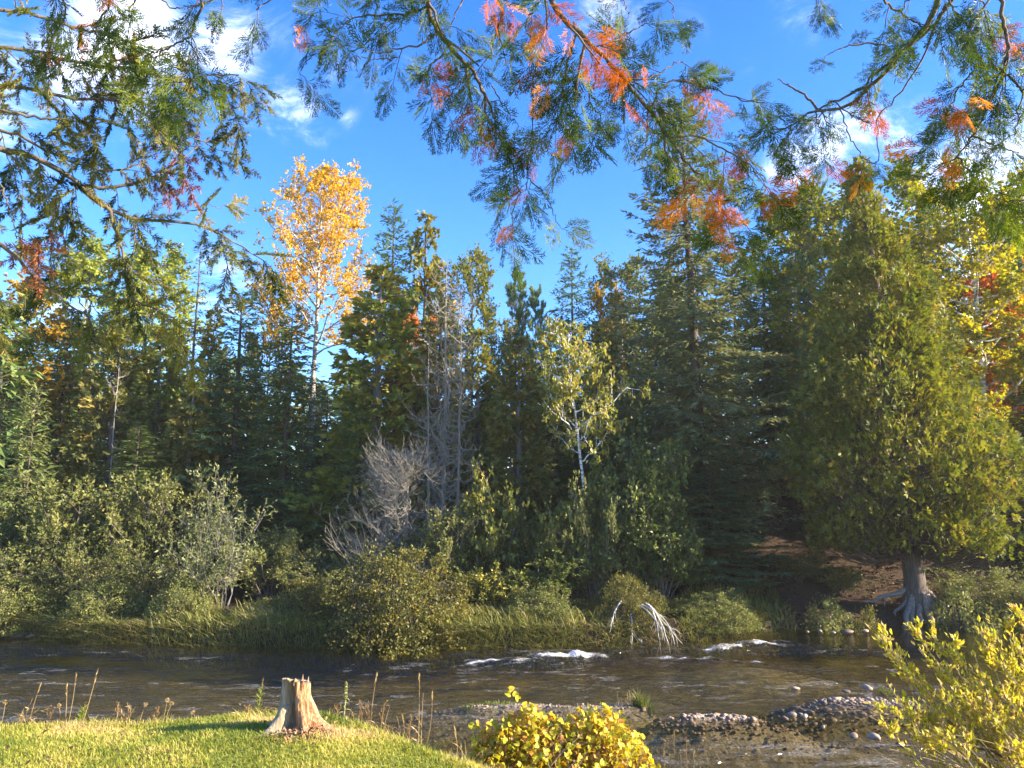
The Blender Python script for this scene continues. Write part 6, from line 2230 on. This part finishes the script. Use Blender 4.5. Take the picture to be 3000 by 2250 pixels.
# --- centre-right cedar: limb running down to the right
B = Overhang('overhead cedar whose limb slants down across the sky to the tallest spruce', 'cedar_tree', (1.3, -1.4), 9.0, 502, False)
B.bough([(1560, -140, 2.6), (1620, 10, 2.7), (1690, 95, 2.75), (1760, 160, 2.8), (1830, 232, 2.85), (1900, 325, 2.9), (1960, 400, 2.95)], .012, .006, 13, .20, 4, .22, .1, .13, link=True)
B.bough([(1600, -30, 2.7), (1560, 30, 2.75), (1540, 80, 2.78), (1560, 120, 2.8)], .005, .002, 6, .18, 4, .1, .05, .13, link=True)
B.bough([(1690, 95, 2.75), (1660, 180, 2.8), (1650, 260, 2.85), (1640, 330, 2.85), (1600, 400, 2.9)], .006, .002, 9, .18, 4, .22, .05, .13)
B.bough([(1650, 260, 2.85), (1680, 340, 2.87), (1690, 400, 2.9)], .004, .002, 5, .15, 4, .15, .1, .125)
B.bough([(1740, 140, 2.8), (1800, 120, 2.8), (1850, 90, 2.82), (1885, 75, 2.85)], .004, .002, 6, .12, 4, .15, .1, .115, hang=.1)
B.bough([(1830, 232, 2.85), (1900, 230, 2.85), (1960, 195, 2.88), (2000, 180, 2.9)], .004, .002, 6, .13, 4, .3, .1, .125, hang=.15)
B.bough([(1760, 160, 2.8), (1740, 230, 2.85), (1730, 300, 2.87), (1760, 340, 2.9)], .004, .002, 6, .15, 4, .35, .1, .12)
B.bough([(1900, 325, 2.9), (1960, 240, 2.9), (2060, 250, 2.95), (2150, 285, 3.0), (2240, 300, 3.0)], .005, .002, 9, .14, 4, .2, .1, .12, hang=.45)
B.bough([(1960, 400, 2.95), (2040, 400, 2.97), (2110, 430, 3.0), (2190, 480, 3.0), (2240, 540, 3.0)], .005, .002, 9, .16, 4, .22, .1, .13)
B.bough([(1900, 325, 2.9), (1895, 400, 2.92), (1890, 470, 2.95)], .004, .002, 4, .14, 4, .08, .3, .125)
B.bough([(1960, 400, 2.95), (2000, 460, 3.0), (2060, 520, 3.0), (2100, 590, 3.05), (2140, 650, 3.05)], .005, .002, 6, .15, 4, .25, .45, .13)
B.bough([(2100, 590, 3.05), (2170, 640, 3.05), (2210, 700, 3.1)], .003, .0015, 5, .13, 4, .1, .2, .12)
B.patch(2120, 590, 3.0, 20, 6, 1.0, .12)
B.patch(1455, 20, 2.85, 24, 5, 1.0, .11)
B.patch(1860, 215, 2.82, 18, 5, 1.0, .10)
B.patch(1790, 200, 2.8, 18, 4, 1.0, .10)
B.bough([(1820, -60, 2.7), (1830, 10, 2.75), (1840, 40, 2.8)], .003, .0015, 2, .07, 2, .0, .4, .10, link=True)
B.bough([(1950, -60, 2.75), (1965, 10, 2.8), (1975, 50, 2.85)], .003, .0015, 2, .08, 3, .0, .4, .10, link=True)
# --- right cedar
C = Overhang('overhead cedar with bare crooked limbs and thick sprays in the upper right', 'cedar_tree', (4.3, 1.6), 8.5, 503, False)
C.bough([(2760, -60, 2.8), (2730, 40, 2.85), (2690, 100, 2.9), (2640, 160, 2.95), (2570, 240, 3.0), (2490, 305, 3.05), (2400, 326, 3.1), (2340, 355, 3.1), (2270, 390, 3.15)], .013, .003, 9, .13, 4, .25, .45, .11, link=True)
C.bough([(2400, 326, 3.1), (2360, 280, 3.1), (2318, 258, 3.1), (2308, 246, 3.1), (2278, 232, 3.1)], .006, .002, 0)
C.bough([(2790, 0, 2.85), (2720, 90, 2.9), (2610, 175, 3.0), (2520, 260, 3.05), (2440, 300, 3.08), (2400, 320, 3.1)], .008, .004, 7, .14, 3, .05, .3, .11)
C.bough([(2770, 10, 2.85), (2740, 75, 2.9), (2700, 170, 2.95), (2630, 280, 3.0), (2580, 330, 3.02), (2570, 390, 3.05), (2574, 470, 3.05)], .005, .002, 0)
C.bough([(2460, 320, 3.05), (2490, 400, 3.05), (2530, 460, 3.05), (2560, 480, 3.05)], .003, .0018, 2, .08, 3, .1, .85, .10)
C.bough([(2574, 470, 3.05), (2555, 480, 3.05), (2530, 475, 3.05)], .002, .001, 2, .06, 2, .2, .2, .09)
C.bough([(2590, 130, 3.0), (2500, 130, 3.0), (2460, 145, 3.0), (2415, 165, 3.0)], .004, .0015, 2, .08, 2, .0, .5, .09)
C.bough([(2590, 0, 2.85), (2640, 40, 2.9), (2690, 70, 2.9), (2740, 95, 2.92)], .005, .003, 3, .12, 3, .1, .1, .11)
C.bough([(2350, 350, 3.12), (2300, 420, 3.12), (2330, 470, 3.12)], .003, .0015, 6, .12, 4, .35, .1, .11)
C.bough([(2390, 330, 3.1), (2410, 400, 3.1), (2420, 450, 3.1)], .003, .0015, 5, .12, 4, .4, .2, .11)
C.bough([(2270, 390, 3.15), (2230, 410, 3.15), (2220, 440, 3.15)], .003, .0015, 4, .10, 4, .3, .1, .11)
C.bough([(2930, -60, 2.7), (2940, 60, 2.75), (2950, 140, 2.78), (2940, 210, 2.8)], .008, .005, 5, .18, 4, .1, .1, .12, link=True)
C.bough([(2940, 210, 2.8), (2880, 190, 2.85), (2830, 230, 2.9), (2790, 300, 2.95), (2760, 380, 3.0)], .005, .002, 9, .18, 4, .25, .1, .125)
C.bough([(2940, 210, 2.8), (2900, 300, 2.85), (2850, 400, 2.9), (2800, 460, 2.95), (2760, 520, 3.0)], .006, .002, 10, .18, 4, .25, .1, .125)
C.bough([(2940, 210, 2.8), (2990, 260, 2.8), (3030, 330, 2.8)], .006, .003, 5, .16, 4, .1, .1, .12)
C.bough([(2850, 400, 2.9), (2900, 420, 2.9), (2960, 440, 2.88), (3020, 480, 2.85)], .004, .002, 7, .16, 4, .25, .1, .12)
C.bough([(2800, 460, 2.95), (2860, 520, 2.95), (2920, 560, 2.95), (2990, 590, 2.9)], .004, .002, 7, .15, 4, .25, .1, .12)
C.bough([(2760, -50, 2.75), (2790, 20, 2.8), (2830, 70, 2.82), (2860, 110, 2.85)], .005, .002, 7, .18, 4, .1, .05, .13, link=True)
C.bough([(2870, -60, 2.7), (2880, 20, 2.75), (2900, 90, 2.8)], .005, .002, 5, .16, 4, .05, .1, .12, link=True)
C.bough([(3080, 100, 2.7), (3030, 180, 2.75), (2990, 300, 2.8), (2970, 400, 2.82)], .005, .002, 6, .16, 4, .15, .1, .12, link=True)
C.bough([(2380, -50, 2.8), (2390, 0, 2.85), (2400, 25, 2.85)], .003, .0015, 2, .08, 3, .0, .3, .10, link=True)
C.bough([(2690, -40, 2.85), (2640, 30, 2.9), (2610, 90, 2.95)], .004, .0015, 4, .15, 4, .0, .2, .12)
C.patch(2830, 300, 2.85, 22, 7, 1.0, .11)
C.patch(2790, 440, 2.9, 30, 5, 1.0, .11)
# --- left spruce boughs
S = Overhang('overhead spruce whose drooping needled boughs fill the upper left', 'spruce_tree', (-4.4, 2.6), 9.5, 504, True)
S.bough([(-120, 400, 3.1), (0, 438, 3.2), (110, 462, 3.25), (220, 535, 3.3), (300, 600, 3.35), (400, 640, 3.4), (560, 655, 3.5), (650, 690, 3.55), (695, 715, 3.6)], .016, .003, 16, .22, 3, .06, .15, .13, link=True, hang=.65)
S.bough([(250, 545, 3.32), (340, 548, 3.35), (440, 525, 3.4), (500, 490, 3.45), (540, 460, 3.45), (580, 430, 3.5)], .009, .002, 5, .16, 2, .05, .2, .12)
S.bough([(310, 605, 3.35), (345, 690, 3.4), (365, 770, 3.4), (385, 850, 3.45), (430, 930, 3.5)], .008, .002, 7, .20, 2, .1, .25, .13)
S.bough([(-60, 690, 3.0), (20, 730, 3.05), (90, 800, 3.1), (170, 870, 3.15), (260, 930, 3.2)], .010, .003, 7, .20, 2, .08, .15, .13, link=True)
S.bough([(-80, 360, 3.2), (60, 400, 3.25), (200, 470, 3.3), (330, 500, 3.35), (430, 470, 3.4)], .008, .003, 10, .20, 3, .1, .1, .13, link=True)
S.bough([(-80, 250, 3.3), (80, 260, 3.4), (230, 290, 3.5), (360, 300, 3.55), (470, 360, 3.6), (555, 400, 3.6)], .010, .003, 15, .20, 3, .08, .08, .13, link=True, back=.5)
S.bough([(-80, 130, 3.3), (100, 150, 3.4), (260, 190, 3.5), (400, 200, 3.5), (520, 240, 3.55), (620, 220, 3.6), (700, 220, 3.6)], .010, .003, 17, .20, 3, .06, .08, .13, link=True, back=.5)
S.bough([(-80, 20, 3.2), (80, 40, 3.3), (220, 80, 3.4), (350, 110, 3.45), (450, 170, 3.5)], .010, .003, 14, .20, 3, .12, .05, .13, link=True, back=.6)
S.bough([(620, 220, 3.6), (660, 235, 3.6), (690, 290, 3.65), (690, 340, 3.65)], .003, .0015, 5, .14, 3, .0, .1, .12)
S.bough([(0, 540, 3.0), (30, 620, 3.0), (50, 700, 3.05)], .004, .002, 5, .18, 3, .35, .1, .12)
S.bough([(30, 330, 3.0), (150, 350, 3.05), (280, 360, 3.1), (380, 350, 3.15)], .006, .002, 9, .20, 3, .05, .05, .13, link=True)
S.bough([(480, 650, 3.45), (560, 620, 3.5), (600, 600, 3.5), (650, 610, 3.55)], .003, .0015, 4, .1, 2, .1, .4, .11)
S.bough([(180, 560, 3.3), (170, 640, 3.3), (190, 720, 3.32), (175, 760, 3.32)], .004, .002, 5, .18, 3, .25, .2, .12)
S.bough([(240, 870, 3.2), (330, 870, 3.2), (420, 890, 3.25), (520, 940, 3.3)], .005, .002, 6, .16, 2, .06, .05, .13)
# --- left cedar sprays among the spruce
E = Overhang('overhead cedar with dark and rusty sprays at the top left', 'cedar_tree', (-3.2, -.4), 9.0, 505, False)
E.bough([(600, -60, 2.6), (590, 20, 2.65), (570, 70, 2.7), (545, 110, 2.72), (500, 140, 2.75), (470, 150, 2.75)], .006, .003, 3, .12, 3, .1, .1, .11, link=True)
E.bough([(470, 150, 2.75), (450, 190, 2.75), (470, 240, 2.78), (490, 290, 2.8)], .004, .002, 8, .15, 4, .12, .1, .125)
E.bough([(545, 110, 2.72), (570, 150, 2.75), (580, 200, 2.75), (560, 240, 2.75)], .003, .0015, 6, .13, 4, .45, .3, .12)
E.bough([(300, -60, 2.7), (320, 20, 2.75), (280, 80, 2.8), (290, 130, 2.8)], .006, .002, 9, .18, 4, .5, .05, .12, link=True)
E.bough([(420, -60, 2.7), (390, 10, 2.75), (360, 60, 2.78)], .005, .002, 5, .14, 4, .3, .05, .12, link=True)
E.bough([(160, -60, 2.7), (190, 40, 2.75), (150, 110, 2.8)], .005, .002, 5, .16, 4, .35, .1, .12, link=True)
E.bough([(460, -20, 2.7), (500, 20, 2.7), (560, 18, 2.7), (620, 0, 2.7)], .003, .002, 0)
E.bough([(640, -60, 2.7), (650, 0, 2.75), (648, 30, 2.75)], .003, .0015, 2, .06, 2, 0, .4, .10, link=True)


# ================================================================== thin haze box added to lift the darks of the wood
hm, hnt, hout = new_mat('fill_haze')
hv = nd(hnt, 'ShaderNodeVolumePrincipled')
hv.inputs['Color'].default_value = (.97, .96, .88, 1)
hv.inputs['Density'].default_value = .0005
hv.inputs['Anisotropy'].default_value = .2
hnt.links.new(hv.outputs[0], hout.inputs['Volume'])
hx0, hx1, hy0, hy1, hz0, hz1 = -520, 520, -320, 920, -4, 24
V = np.array([(x, y, z) for z in (hz0, hz1) for y in (hy0, hy1) for x in (hx0, hx1)], float)
g = G().add(V, [(0, 2, 3, 1), (4, 5, 7, 6), (0, 1, 5, 4), (2, 6, 7, 3), (0, 4, 6, 2), (1, 3, 7, 5)])
hz_ = obj('haze', g.mesh('haze', hm), kind='stuff')
